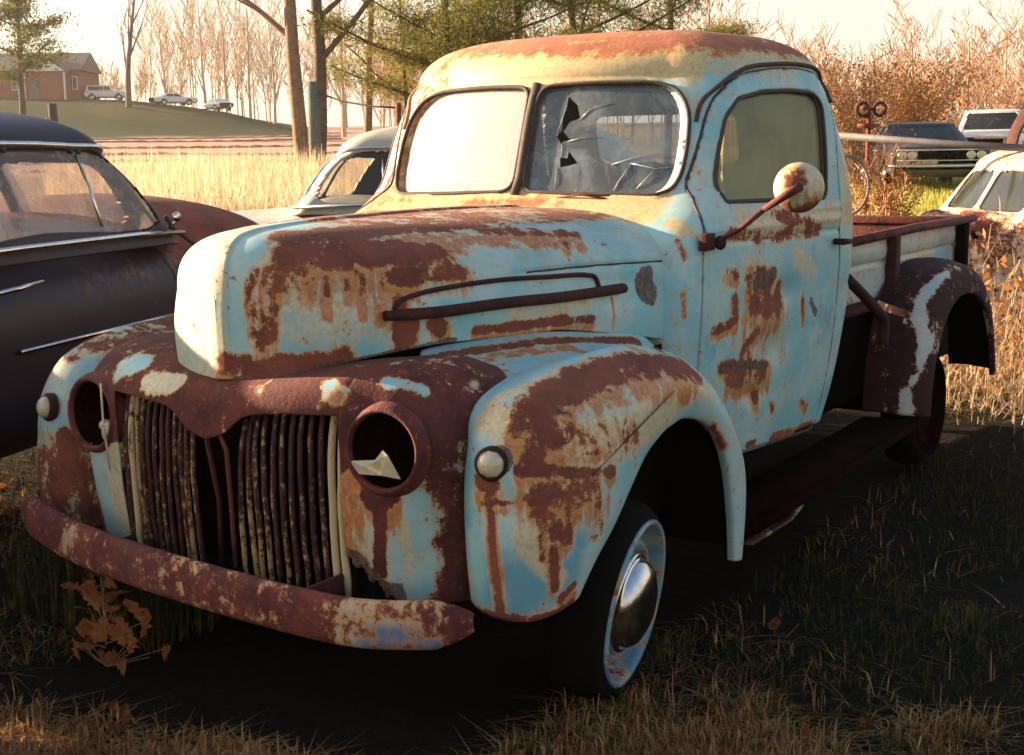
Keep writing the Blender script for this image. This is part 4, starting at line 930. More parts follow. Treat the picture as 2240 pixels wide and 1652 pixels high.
for s, t_ in ((1, 'L'), (-1, 'R')):
    Vd, Qd, _ = sub(V, parts['door'+t_])
    if s > 0:
        for c_, r_, dp in [((-1.2, .72, .80), (.16, 1, .10), .022), ((-1.25, .72, .98), (.15, 1, .07), .018), ((-1.1, .72, .66), (.14, 1, .05), .014), ((-1.33, .72, .9), (.06, 1, .14), .008)]:
            Vd = Vd.copy(); Vd[:, 1] -= np.exp(-(((Vd-np.array(c_))/np.array(r_))**2)[:, [0, 2]].sum(1)*2)*dp
    # moulding under the window
    Vd = Vd.copy(); Vd[:, 1] += s*(np.exp(-((Vd[:, 2]-1.205)/.016)**2)*.008-np.exp(-((Vd[:, 2]-1.165)/.005)**2)*.007+np.exp(-((Vd[:, 2]-1.245)/.012)**2)*.004)
    d = mk('door', Vd, Qd, M['paint'], truck, attr=wear(Vd, WEAR['door'] if s > 0 else [], door_base))
    if s > 0: d['label'] = 'pale blue door with brown rusty dents and scratches'
    flange(d, (0, -.028*s, 0), .006)
    MB().tube(surf_loop(dense(DOOR, 200), s, -.0045), .0052, 6, closed=True).build('door_seam', M['seal'], d)
    # glass of the door
    Vg, Qg, _ = sub(V, parts['win'+t_]); Vg = Vg-np.array([0, .014*s, 0])
    mk('door_glass', Vg, Qg, M['glass_door'], d)
    MB().tube(surf_loop(WINp, s, -.002), .0070, 8, closed=True).build('window_rubber', M['seal'], d)
    MB().tube(surf_loop(WINp*[.97, 1]+[-.037, 0], s, -.012), .008, 8, closed=True).build('window_channel', M['seal'], d)
    # handle
    hx, hz = -1.615, 1.125; y = cab_y_side(hx, hz)
    hh = MB().tube([(hx, (y+.004)*s, hz), (hx, (y+.034)*s, hz)], .011, 8); hh.tube([(hx+.01, (y+.036)*s, hz), (hx-.075, (y+.038)*s, hz-.003)], [.012, .009], 8)
    hh.build('handle', M['rust_dark'], d)
    # drip rail over the door
    rail = [(-.925, 1.53), (-.965, 1.60), (-1.04, 1.655), (-1.16, 1.700), (-1.32, 1.718), (-1.46, 1.722), (-1.58, 1.710), (-1.655, 1.672), (-1.685, 1.60)]
    MB().tube(surf_loop(cr(rail, 60), s, .004), .0075, 7).build('drip_rail', M['seal'] if s > 0 else M['paint'], truck)
    # hinge
    hb = MB().box((-.715, (cab_y_side(-.72, 1.17)+.012)*s, 1.175), (.06, .03, .05)); hb.sphere((-.765, (cab_y_side(-.76, 1.17)+.028)*s, 1.17), (.022, .018, .022)); hb.build('door_hinge', M['rust_dark'], truck, bevel=.006)
# windscreen
def front_loop(P2, off=0.0):
    return np.array([(cab_x_front(y, z)+off, y, z) for y, z in P2])
for s, key, poly, gm in ((1, 'wsL', WSp, 'glass_l'), (-1, 'wsR', WSm, 'glass_r')):
    wf = MB().tube(front_loop(poly, .002), .0072, 8, closed=True).build('windscreen_rubber', M['seal'], truck)
    Vg, Qg, _ = sub(V, parts[key]); Vg = Vg-np.array([.012, 0, 0])
    if s > 0:
        Vg, Qg = refine(Vg, Qg, 5); H1 = np.array(HOLES[0]); H2 = np.array(HOLES[1])
        _, pp = cutgrid(Vg, Qg, [('h1', H1, [1, 2], lambda P: P[:, 0] > -2), ('h2', H2, [1, 2], lambda P: P[:, 0] > -2)], .0014)
        Vg, Qg, _ = sub(_, pp['body'])
        cracks = MB()
        for cpts in CRACKS:
            cracks.tube([(cab_x_front(y, z)-.0105, y, z) for y, z in cpts], .0012, 4)
        cracks.build('glass_cracks', M['glass_r'], wf)
    mk('windscreen_pane', Vg, Qg, M[gm], wf)
MB().tube([(cab_x_front(0, z)+.003, 0, z) for z in np.linspace(1.31, 1.665, 8)], .017, 8, flat=.6).build('centre_post', M['seal'], truck)
MB().tube([(cab_x_front(.1, 1.315)+.012, .16, 1.30), (cab_x_front(.2, 1.315)+.02, .25, 1.312), (cab_x_front(.3, 1.315)+.016, .33, 1.298)], .004, 6).build('wiper_arm', M['rust'], truck)
Vg, Qg, _ = sub(V, parts['rw']); mk('rear_window', Vg+np.array([.01, 0, 0]), Qg, M['glass_clear'], truck)
MB().tube(np.array([(-1.862+(z-1.5)*.25, y, z) for y, z in RW]), .009, 8, closed=True).build('rear_window_rubber', M['seal'], truck)
# hood to cowl seam
MB().tube([H[-1, j]*m_+[-.006, .0, .001] for m_ in (MIR,) for j in range(109, 0, -3)]+[H[-1, j]+[-.006, .0, .001] for j in range(0, 110, 3)], .004, 6).build('cowl_seam', M['seal'], truck)
# inside
MB().box((-1.50, 0, .88), (.42, 1.26, .20)).box((-1.74, 0, 1.12), (.16, 1.26, .46), (0, R(-8), 0)).build('bench_seat', M['seat'], truck, bevel=.05)
MB().box((-.93, 0, 1.17), (.12, 1.10, .18)).build('dashboard', M['inside'], truck, bevel=.03)
MB().box((-1.25, 0, .52), (1.2, 1.3, .03)).box((-.78, 0, .80), (.02, 1.0, .5)).build('cab_floor', M['black'], truck)
sw = MB(); a_ = np.linspace(0, 2*np.pi, 40, endpoint=False); cc = np.array([-1.12, .34, 1.22]); uu = np.array([0, 1, 0]); vv = np.array([.45, 0, .89])
sw.tube([cc+.20*(np.cos(t)*uu+np.sin(t)*vv) for t in a_], .011, 8, closed=True)
for t in (0, 2.1, 4.2): sw.tube([cc, cc+.2*(np.cos(t+.5)*uu+np.sin(t+.5)*vv)], .007, 6)
sw.tube([cc, cc+[.35, 0, -.22]], .02, 8); sw.build('steering_wheel', M['rubber'], truck)
# mirror
mc = np.array([-.85, .925, 1.331])
ax = np.array([.86, .36, .05]); ax /= np.linalg.norm(ax)
def mirw(V):
    A = np.zeros((len(V), 4)); A[:, 1] = .55; A[:, 3] = .35; d = np.linalg.norm(V-(mc+np.array([.02, -.005, .012])), axis=1); A[:, 0] = np.clip(1.3-d/.042, 0, 1)*1.0+np.clip((mc[2]-.015-V[:, 2])/.04, 0, 1)*.8; return A
mo = MB().lathe([(.001, .030), (.022, .028), (.044, .020), (.062, .008), (.071, -.006), (.074, -.016), (.071, -.022), (.064, -.020), (.001, -.020)], mc, ax, 40)
mr = mo.build('door_mirror', M['paint'], truck, attr=mirw)
mb = MB().tube([mc+ax*.032, mc+ax*.045+[.02, -.015, -.012], (-.790, .84, 1.268)], [.014, .013, .009], 8)
mb.build('mirror_socket', M['rust'], mr)
MB().tube([(-.795, .845, 1.272), (-.775, .78, 1.215), (-.755, .705, 1.172)], [.008, .0075, .008], 8).build('mirror_arm', M['rust'], mr)
# ---- chassis, running boards
ch = MB()
for s in (1, -1): ch.box((-1.65, .40*s, .40), (4.4, .06, .13))
for x in (.3, -.5, -1.5, -2.4, -3.6): ch.box((x, 0, .40), (.07, .8, .1))
ch.box((-.3, 0, .62), (.9, .5, .45)); ch.build('chassis', M['black'], truck)
for s in (1, -1):
    rb = MB(); pr = [(-.62, .34), (-1.2, .345), (-2.35, .37)]
    rb.box((-1.50, .76*s, .345), (1.75, .22, .022), (0, R(.8), 0)).tube([(-.66, .872*s, .335), (-1.5, .872*s, .342), (-2.36, .872*s, .362)], .016, 8)
    o = rb.build('running_board', M['board'], truck)
MB().tube([(-.66, .70, .30), (-.74, .83, .27), (-.95, .875, .30), (-1.05, .88, .325)], [.015, .022, .015, .008], 8, flat=.4).build('running_board_bracket', M['grille'], truck)
MB().box((-1.25, 0, .5), (1.2, 1.2, .03)).build('underfloor', M['black'], truck)
# ---- wheels
M['rim'] = paint_mat('rim paint', base=(.10, .24, .30), deep=(.03, .10, .20), chalk=(.24, .38, .42), chips=1.1, gloss=.30)
def wheel(c, ax, up, mat_rim, flat_to, cap=True, sy=1):
    ax = np.array(ax, float); ax /= np.linalg.norm(ax)
    prof = [(.222, .0), (.224, .012), (.218, .020), (.208, .016), (.204, -.006), (.198, -.034), (.184, -.050), (.176, -.046), (.170, -.022), (.160, -.008), (.148, -.006), (.138, -.018), (.126, -.020), (.001, -.022)]
    V_ = MB().lathe(prof, c, ax, 64)
    def ww(V):
        A = np.zeros((len(V), 4)); A[:, 0] = nz(V, 14, 3)*.5+.12; A[:, 1] = nz(V, 9)*.6; A[:, 2] = np.where(V[:, 2] < c[2]-.1, -.5, 0); return A
    o = V_.build('wheel', mat_rim, truck, attr=ww)
    def sq(V):
        V = V.copy(); m = V[:, 2] < flat_to; V[m, 2] = flat_to+(V[m, 2]-flat_to)*.05; 
        bulge = np.clip((c[2]-.1-V[:, 2])/.2, 0, 1); d = (V-c)@ax; V += (ax*(np.sign(d+.07)*bulge*.02)[:, None]); return V
    MB().lathe([(.215, .010), (.230, .010), (.244, -.002), (.254, -.016), (.260, -.035), (.262, -.07), (.258, -.10), (.250, -.125), (.225, -.14), (.19, -.14)], c, ax, 64, sq).build('tyre', M['rubber'], o)
    if cap:
        MB().lathe([(.136, -.018), (.134, -.004), (.128, .002), (.122, .0), (.119, .008), (.112, .022), (.095, .038), (.066, .050), (.034, .056), (.001, .058)], c, ax, 56).build('hub_cap', M['cap'], o)
    return o
wheel(np.array([-.010, .808, .290]), (-.156, .978, -.14), None, M['rim'], .02)
wheel(np.array([.0, -.76, .30]), (-.156, -.98, 0), None, M['rim'], .02)
wheel(np.array([-2.92, .76, .33]), (0, 1, 0), None, M['board'], .05, cap=False)
wheel(np.array([-2.92, -.76, .33]), (0, -1, 0), None, M['board'], .05, cap=False)
MB().tube([(0, -.7, .30), (0, .7, .30)], .035, 8).build('axle', M['black'], truck); MB().tube([(-2.92, -.75, .33), (-2.92, .75, .33)], .045, 8).build('axle', M['black'], truck)
# inner fender panels close the wheel wells
for s in (1, -1):
    g = np.array([[(x, .60*s, z) for z in (.30, .6, .88)] for x in (.38, 0, -.35, -.64)]); g = surf(g, 20, 14)
    mk('inner_fender', g.reshape(-1, 3), quads(20, 14), M['black'], truck, solid=.004)
for s in (1, -1): MB().box((-.60, .68*s, .50), (.012, .26, .40)).build('well_shade_panel', M['black'], truck)  # black sheets added so the wheel wells read as dark shade
# ---- bed
M['pipe'] = rust_mat('dark pipe rust', .22)
PIPE = [(-1.78, .76, .985), (-1.92, .775, .915), (-2.09, .79, .825), (-2.125, .795, .80), (-2.125, .795, .70)]
yb, zt, zb_ = .665, 1.10, .84
def bed_w(V):
    A = np.zeros((len(V), 4)); A[:, 0] = nz(V, 3.2, 2)*.45+.10+np.clip((.74-V[:, 2])/.1, 0, 1)*.5; A[:, 1] = .35+nz(V, 2.3)*.5; A[:, 2] = np.minimum(0, nz(V, 3.7, 8)*1.6-.0); return A
for s in (1, -1):
    n1, n2 = 120, 34; G = np.zeros((n1, n2, 3)); X = np.linspace(-1.97, -3.86, n1); Z = np.linspace(zb_, zt-.01, n2)
    for i in range(n1):
        for j in range(n2):
            y = yb-.02; zz = Z[j]
            y += -.012*math.exp(-((zz-.985)/.008)**2)+.008*math.exp(-((zz-1.03)/.03)**2)+.018*mnoise.noise(Vector((X[i]*3, 0, zz*4)))
            G[i, j] = (X[i], y*s, zz+.0*i)
    V = G.reshape(-1, 3)
    bs = mk('bed_side', V, quads(n1, n2, 0, s > 0), M['paint_bed'], truck, attr=bed_w(V), solid=.004)
    MB().tube([(-1.96, (yb+.012)*s, zt-.008), (-2.9, (yb+.014)*s, zt+.004), (-3.9, (yb+.012)*s, zt)], .026, 10, flat=.75).build('bed_rail', M['rust'], bs)
    for x in (-2.62, -3.72):
        MB().box((x, (yb+.012)*s, .89), (.085 if x < -3 else .06, .045, .40)).build('stake_pocket', M['black'] if x < -3 else M['rust_dark'], bs, bevel=.006)
hp = MB().box((-1.975, 0, .87), (.03, 1.32, .44)); 
for y in (-.5, -.25, 0, .25, .5): hp.box((-1.955, y, .87), (.03, .03, .42))
hp.box((-1.97, 0, 1.10), (.05, 1.34, .04)).build('bed_front_panel', M['rust'], truck, bevel=.004)
MB().box((-3.87, 0, .87), (.03, 1.30, .42)).box((-3.87, 0, 1.09), (.05, 1.30, .04)).build('tailgate', M['rust'], truck, bevel=.004)
MB().box((-2.92, 0, .80), (1.9, 1.29, .02)).build('bed_floor', M['rust_dark'], truck); MB().box((-2.9, 0, .62), (1.9, 1.22, .36)).build('bed_frame', M['black'], truck)
MB().box((-3.0, .1, .80), (.6, .5, .25)).sphere((-2.6, -.2, .82), (.22, .3, .14)).build('scrap_in_bed', M['rust'], truck, bevel=.03)
# spare carrier: a bent pipe from the cab corner down to the running board
MB().tube(cr(PIPE, 40), .021, 10).build('carrier_pipe', M['pipe'], truck)
# ---- rear fenders
RF = []
arch = [(-2.30, .40), (-2.34, .62), (-2.46, .82), (-2.66, .935), (-2.92, .97), (-3.18, .945), (-3.40, .86), (-3.53, .70), (-3.58, .55), (-3.60, .42)]
lipr = [(-2.42, .38), (-2.46, .56), (-2.57, .72), (-2.74, .81), (-2.92, .83), (-3.10, .81), (-3.27, .74), (-3.39, .62), (-3.45, .50), (-3.48, .40)]
for (x, z), (lx, lz) in zip(arch, lipr):
    RF.append([(x, .665, z), (x, .74, z+.004), (x+(lx-x)*.05, .80, z+(lz-z)*.05), (x+(lx-x)*.25, .865, z+(lz-z)*.22), (x+(lx-x)*.6, .90, z+(lz-z)*.6), (lx, .905, lz), (lx, .885, lz-.004)])
RG = surf(np.array(RF), 140, 60)
def rf_w(V):
    A = np.zeros((len(V), 4)); x, y, z = V.T; y = abs(y)
    A[:, 0] = 1.0; st = np.exp(-(((y-.855)+.022*np.sin(z*17))/.022)**2)*np.clip((.99-z)/.1, 0, 1)
    st *= np.clip(.75+nz(V, 6, 2)*2.2+nz(V, 17, 4)*1.2, 0, 1)
    A[:, 0] -= st*1.5; A[:, 1] = .4*st; A[:, 0] = np.clip(A[:, 0], -.2, 1); return A
for s in (1, -1):
    V = (RG*np.array([1, s, 1.])).reshape(-1, 3)
    o = mk('rear_fender', V, quads(140, 60, 0, s < 0), M['paint_rear'], truck, attr=rf_w(V), solid=.005)
    if s > 0: o['label'] = 'maroon rear fender with a pale flaking stripe down its front'
# ================= ground
FH = FW[:2]/np.linalg.norm(FW[:2]); RH = np.array([FH[1], -FH[0]])
def sst(x): x = np.clip(x, 0, 1); return x*x*(3-2*x)
def hill_h(px): return np.interp(px, [-400, 0, 300, 430, 520, 620, 690], [4.4, 4.2, 3.9, 3.1, 2.3, .9, 0])
def terrain(x, y):
    x = np.asarray(x, float); y = np.asarray(y, float)
    dh = (x-CAM[0])*FH[0]+(y-CAM[1])*FH[1]; a = (x-CAM[0])*RH[0]+(y-CAM[1])*RH[1]
    z = .035+.0285*(np.logaddexp(0, (dh-9)/2)*2)
    z = np.where(dh > 260, .035+.0285*251, z)
    dd = np.maximum(dh, 20); px = 1120+3000*a/dd
    z = z+hill_h(px)*sst((dh-126)/34)
    z = z+.012*np.sin(x*1.9+1)*np.sin(y*2.3)*np.clip((dh-2)/3, 0, 1)+.05*np.sin(x*.31)*np.sin(y*.27)*np.clip((dh-9)/10, 0, 1)
    return z
def spot(px, d, dz=0):
    """a place on the ground: how far off (m) and under which column of the photograph it lies"""
    a = (px-1120)/3000*d; p = CAM[:2]+FH*d*1.0+RH*a; return Vector((p[0], p[1], float(terrain(p[0], p[1]))+dz))
def rowz(px, row, d):
    return float(at(px, row, d*np.cos(.16))[2])
ds = np.concatenate([np.linspace(-14, 1, 16), np.linspace(1.3, 14, 90), np.linspace(14.5, 60, 70), np.linspace(62, 270, 70), [320, 420, 650, 1000, 1600]])
us = np.concatenate([np.linspace(-3, -.75, 12), np.linspace(-.7, .7, 150), np.linspace(.75, 3, 12)])
P = np.zeros((len(ds), len(us), 3))
for i, d in enumerate(ds):
    wd = max(d, 8) if d < 300 else d
    xy = CAM[:2]+FH*d+np.outer(us*wd, RH); P[i, :, :2] = xy; P[i, :, 2] = terrain(xy[:, 0], xy[:, 1])
V = P.reshape(-1, 3); dh = (V[:, 0]-CAM[0])*FH[0]+(V[:, 1]-CAM[1])*FH[1]; a_ = (V[:, 0]-CAM[0])*RH[0]+(V[:, 1]-CAM[1])*RH[1]
px = 1120+3000*a_/np.maximum(dh, 4)
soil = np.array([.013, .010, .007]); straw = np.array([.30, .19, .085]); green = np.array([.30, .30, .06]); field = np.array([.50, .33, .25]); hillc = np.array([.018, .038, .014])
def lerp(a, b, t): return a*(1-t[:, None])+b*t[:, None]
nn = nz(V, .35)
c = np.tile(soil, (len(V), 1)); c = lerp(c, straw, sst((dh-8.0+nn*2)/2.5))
c = lerp(c, green, sst((dh-10.5)/2)*sst((px-1650+nn*300)/250)*sst((32-dh)/3))
c = lerp(c, np.array([.035, .04, .018]), sst((dh-29)/1.5)*sst((px-1750)/150)*sst((60-dh)/20)*.7)
c = lerp(c, field, sst((dh-38)/6)*sst((1000-px)/200)); c = lerp(c, hillc, sst((dh-(124+nn*4))/6)*sst((720-px)/40))
c = lerp(c, np.array([.20, .13, .05]), sst((nz(V, .08, 5)-.1)*5)*sst((dh-136)/8)*sst((720-px)/40)*sst((px-120)/60)*.2)
t = NT('ground'); ca = t.n('ShaderNodeAttribute', attribute_name='wear').outputs[0]
n1 = t.noise(1.3, 6, .7); n2 = t.noise(16, 5, .7); n3 = t.noise(.30, 3, .5, stretch=(1, 1, 1))
col = t.mix(t.ramp(n1, .35, .68, 0, .55), ca, t.mix(1.0, ca, (.42, .38, .30), 'MULTIPLY')); col = t.mix(t.ramp(n2, .5, .75, 0, .55), col, t.mix(1.0, col, (.35, .32, .25), 'MULTIPLY'))
M['ground'] = t.done(t.bsdf(col, .95, 0, n2, .8, .05, spec=.1))
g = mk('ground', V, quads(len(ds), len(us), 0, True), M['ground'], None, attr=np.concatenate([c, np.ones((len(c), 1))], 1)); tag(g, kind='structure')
# furrows of the pale field
t = NT('field stripes'); n = t.noise(2, 4, .7); M['furrow'] = t.done(t.bsdf(t.mix(t.ramp(n, .3, .7), (.30, .18, .13), (.40, .25, .17)), .95, spec=.1))
mb = MB()
for d in (46, 54, 66, 82, 104, 121):
    pts = []
    for px_ in np.linspace(60, 760, 60):
        s = spot(px_, d+.6*math.sin(px_*.013+d)); pts.append((s.x, s.y, s.z+.02))
    mb.tube(pts, [(.10+.002*d)*(.5+.5*abs(math.sin(i*.9+d))) for i in range(60)], 5, flat=.5)
tag(mb.build('furrows', M['furrow']), kind='structure')
# ================= trees
def branchy(p0, h, r, levels, n_br, spread, seed, lean=(0, 0), up=.6, first=.35, wob=.06, seglen=None):
    """bare tree as tapered segments"""
    rg = random.Random(seed); segs = []
    def grow(p, d, L, r, lv):
        n = 7 if lv == 0 else 4 if lv == 1 else 3; pts = [p]; q = p.copy(); dd = d.copy()
        for i in range(n):
            dd = (dd+Vector((rg.uniform(-1, 1), rg.uniform(-1, 1), rg.uniform(-.5, .8)))*wob*(1+lv)+Vector((0, 0, .03*lv))).normalized(); q2 = q+dd*(L/n)
            ra = r*(1-.75*i/n); rb = r*(1-.75*(i+1)/n); segs.append((q.copy(), q2.copy(), ra, rb)); pts.append(q2); q = q2
        if lv >= levels: return
        m = n_br if lv == 0 else max(2, int(n_br*.45))
        for k in range(m):
            f = first+(1-first)*(k+rg.random())/m if lv == 0 else .2+.8*(k+rg.random())/m
            i = min(n-1, int(f*n)); s = pts[i].lerp(pts[i+1], f*n-i); az = rg.uniform(0, 2*math.pi)
            b = (Vector((math.cos(az), math.sin(az), 0))*spread+dd*up+Vector((0, 0, .12))).normalized()
            grow(s, b, L*(.50-.22*f if lv == 0 else .5)*rg.uniform(.7, 1.2), r*(1-.72*f)*.5, lv+1)
    grow(Vector(p0), Vector((lean[0], lean[1], 1)).normalized(), h, r, 0); return segs
def segmesh(segs, k=4, minr=0.0):
    n = len(segs); A = np.array([s[0] for s in segs]); B = np.array([s[1] for s in segs]); ra = np.maximum([s[2] for s in segs], minr); rb = np.maximum([s[3] for s in segs], minr)
    T = B-A; T /= np.linalg.norm(T, axis=1, keepdims=True)+1e-9
    ref = np.where(abs(T[:, 2:3]) < .9, [[0, 0, 1.]], [[1., 0, 0]]); u = np.cross(T, ref); u /= np.linalg.norm(u, axis=1, keepdims=True); v = np.cross(T, u)
    an = np.arange(k)/k*2*np.pi; V = np.zeros((n, 2, k, 3))
    for j, q in enumerate(an):
        o = u*math.cos(q)+v*math.sin(q); V[:, 0, j] = A+o*ra[:, None]; V[:, 1, j] = B+o*rb[:, None]
    base = np.arange(n)[:, None]*2*k; F = []
    for j in range(k): F.append(np.concatenate([base+j, base+(j+1) % k, base+k+(j+1) % k, base+k+j], 1))
    return V.reshape(-1, 3), np.concatenate(F)
def cards(C, size, rg, up=0., asp=.5):
    """leaf sized quads with random facing"""
    n = len(C); a = rg.normal(size=(n, 3)); a[:, 2] += up; a /= np.linalg.norm(a, axis=1, keepdims=True); b = np.cross(a, rg.normal(size=(n, 3))); b /= np.linalg.norm(b, axis=1, keepdims=True)
    s = np.broadcast_to(size, (n,))[:, None]*rg.uniform(.6, 1.3, (n, 1)); V = np.stack([C-a*s, C+b*s*asp, C+a*s, C-b*s*asp], 1).reshape(-1, 3)
    return V, np.arange(n*4).reshape(n, 4)
M['bark'] = simple('grey brown bark', (.17, .12, .085), .95, var=.5, scale=14, bump=.8, bd=.03)
M['bark_warm'] = simple('sunlit tan bark', (.30, .20, .13), .95, var=.45, scale=10, bump=.8, bd=.03)
M['bark_dark'] = simple('dark pine bark', (.07, .05, .045), .95, var=.5, scale=9, bump=.8, bd=.03)
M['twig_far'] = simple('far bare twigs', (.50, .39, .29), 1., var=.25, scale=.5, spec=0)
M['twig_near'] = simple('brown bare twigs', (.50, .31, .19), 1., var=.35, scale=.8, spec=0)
M['needle'] = leaf_mat('pine needles', (.045, .065, .020), (.10, .11, .025), (.17, .15, .04), .35, scale=.7)
M['needle_gold'] = leaf_mat('sunlit pine needles', (.20, .19, .045), (.12, .13, .03), (.34, .26, .07), .4, scale=.5)
M['leaf'] = leaf_mat('dead oak leaves', (.22, .075, .028), (.13, .045, .02), (.34, .14, .05), .35, scale=6)
M['beech'] = leaf_mat('dry beech leaves', (.42, .19, .055), (.55, .28, .09), (.30, .12, .04), .4, scale=.9)
def bare_tree(name, px, d, h, r, label, mat, group=None, seed=1, levels=3, n_br=9, spread=.9, lean=0., first=.3, minr=.004, up=.7):
    b = spot(px, d, -.1); s = branchy((0, 0, 0), h, r, levels, n_br, spread, seed, (RH[0]*lean, RH[1]*lean), up, first)
    t_ = empty(name, b, 0, label, 'tree', group)
    tr = [q for q in s if q[2] > r*.22]; cr_ = [q for q in s if q[2] <= r*.22]
    V, F = segmesh(tr, 9); mk('trunk', V, F, mat, t_); V, F = segmesh(cr_, 3, minr); mk('crown', V, F, mat, t_, smooth=False); return t_
def pine(px, d, h, r, label, clumps, group=None, seed=1, gold=.5, lean=0., low=.3, cs=.5, nper=150, bare=None):
    rg = np.random.default_rng(seed); b = spot(px, d, -.1); t_ = empty('pine_tree', b, 0, label, 'tree', group)
    segs = branchy((0, 0, 0), h, r, 1, clumps, 1.0, seed, (RH[0]*lean, RH[1]*lean), .15, low, .05)
    V, F = segmesh(segs, 8, .02); mk('trunk', V, F, M['bark_dark'], t_)
    ends = [q for q in segs if q[2] < r*.5]
    for mt, frac in (('needle', 1-gold), ('needle_gold', gold)):
        C = []
        for q in ends:
            for _ in range(2):
                if rg.random() > frac: continue
                c0 = np.array(q[0].lerp(q[1], rg.random())); C.append(c0+rg.normal(size=(nper, 3))*[cs, cs, cs*.38]*rg.uniform(.5, 1.1))
        if not C: continue
        C = np.concatenate(C); V, F = cards(C, .085 if d < 60 else .17, rg, 0, .14 if d < 60 else .3); mk('crown' if mt == 'needle' else 'sunlit_crown', V, F, M[mt], t_, smooth=False)
    return t_
bare_tree('bare_tree', 676, 33, 11.5, .20, 'left trunk of the twin bare trunks behind the black car, leaning left', M['bark_warm'], 'twin trunks', 5, 3, 9, .8, -.06, .30)
bare_tree('bare_tree', 703, 33.2, 11.5, .185, 'right trunk of the twin bare trunks, straight and greyer', M['bark'], 'twin trunks', 8, 3, 9, .8, .015, .26)
bare_tree('bare_tree', 812, 44, 13, .14, 'slim tan bare tree between the twin trunks and the pickup roof', M['bark_warm'], None, 12, 3, 8, .7, .04, .35)
bare_tree('bare_tree', 305, 150, 12.5, .36, 'lone leafless tree on top of the green hill', M['bark'], None, 3, 3, 7, .45, 0, .25, .03, 1.2)
for i, (px_, d, h, lab_) in enumerate([(470, 175, 13, 'pale bare tree rising straight behind the small pale car on the hill'), (515, 180, 15, 'tallest pale bare tree in the row behind the hill'), (565, 178, 14, 'pale bare tree over the falling end of the hill'), (618, 185, 13, 'pale bare tree just left of the twin trunks'), (765, 120, 12, 'pale bare tree between the mossy post and the slim tan tree'), (385, 190, 11, 'pale bare tree behind the middle white car on the hill')]):
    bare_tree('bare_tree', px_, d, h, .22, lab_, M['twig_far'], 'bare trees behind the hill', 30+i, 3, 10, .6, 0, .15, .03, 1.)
pine(76, 108, 12.5, .30, 'tall dark pine in front of the brick house', 15, None, 4, .05, .02, .36, .72, 70)
for i, (px_, d, h, go, lab) in enumerate([(1000, 34, 8.2, .9, 'sunlit yellow green pine left of the pickup roof'), (1140, 36, 9, .35, 'dark pine with twin stems above the windscreen'), (1290, 38, 9.5, .25, 'dark full pine above the middle of the pickup roof'), (1460, 40, 8.6, .7, 'thin sunlit pine above the rear of the pickup roof')]):
    pine(px_, d, h, .15, lab, 17, 'pines behind the pickup', 20+i, go, 0, .22, .50, 260)
pine(905, 37, 6.5, .08, 'low yellow pine sapling beside the slim tan tree', 10, None, 41, 1.0, 0, .30, .36, 70)
for i, (px_, d, h, lab_) in enumerate([(2105, 52, 4.2, 'dark slim bare tree above the dark sedan'), (1990, 56, 4.8, 'bare tree left of the dark slim one behind the sedan'), (2190, 58, 5.0, 'bare tree above the white roofed wagon'), (1560, 50, 6.0, 'bare tree over the rear of the cab roof')]):
    bare_tree('bare_tree', px_, d, h, .085, lab_, M['twig_near'], 'bare trees behind the sedan', 60+i, 3, 12, .8, 0, .2, .012, .8)
# woods as masses
def wood(name, pxs, dr, hr, n, mat, minr, seed, levels=2, n_br=9, spread=.55):
    rg = random.Random(seed); S = []
    for i in range(n):
        px_ = rg.uniform(*pxs); d = rg.uniform(*dr); b = spot(px_, d); h = rg.uniform(*hr)
        S += branchy(b, h, h*.011, levels, n_br, spread, rg.random(), (rg.uniform(-.05, .05), rg.uniform(-.05, .05)), 1.0, .12, .07)
    V, F = segmesh(S, 3, minr); return tag(mk(name, V, F, mat, None, smooth=False), kind='stuff')
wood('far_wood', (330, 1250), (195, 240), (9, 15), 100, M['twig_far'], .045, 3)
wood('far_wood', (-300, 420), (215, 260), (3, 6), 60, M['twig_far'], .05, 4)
wood('bare_wood', (1560, 2500), (62, 90), (2.8, 4.9), 85, M['twig_near'], .018, 5, 2, 12, .85)
wood('bare_wood', (1750, 2500), (48, 60), (1.5, 2.8), 60, M['twig_near'], .013, 6, 2, 12, .85)
wood('bare_wood', (830, 1650), (70, 100), (4.5, 7), 60, M['twig_near'], .02, 7)
# orange leaved bushes right of the cab
def bush(px_, d, h, rad, label, mat, n=2500, seed=1, sz=.06, cat='bush', name='bush'):
    rg = np.random.default_rng(seed); b = spot(px_, d, -.05); t_ = empty(name, b, 0, label, cat)
    s = []
    for k in range(9): s += branchy((0, 0, 0), h*rg.uniform(.6, 1), .02, 2, 6, .7, int(seed*50+k), (rg.uniform(-.35, .35), rg.uniform(-.35, .35)), .8, .2, .1)
    V, F = segmesh(s, 3, .006); mk('stems', V, F, M['twig_near'], t_, smooth=False)
    e = np.array([q[1] for q in s]); e = e[rg.integers(0, len(e), n)]+rg.normal(size=(n, 3))*rad*.16
    e = e[e[:, 2] > .05]; V, F = cards(e, sz, rg); mk('leaves', V, F, mat, t_, smooth=False); return t_
bush(1868, 30, 2.9, .7, 'tall orange leaved bush right of the cab roof', M['beech'], 4200, 2, .036)
bush(1925, 15, 1.15, .4, 'rusty brown bush in front of the dark sedan', M['leaf'], 2600, 3, .018)
bush(1985, 33, 2.6, 1.6, 'orange brown brush behind the dark sedan', M['beech'], 5000, 4, .045)
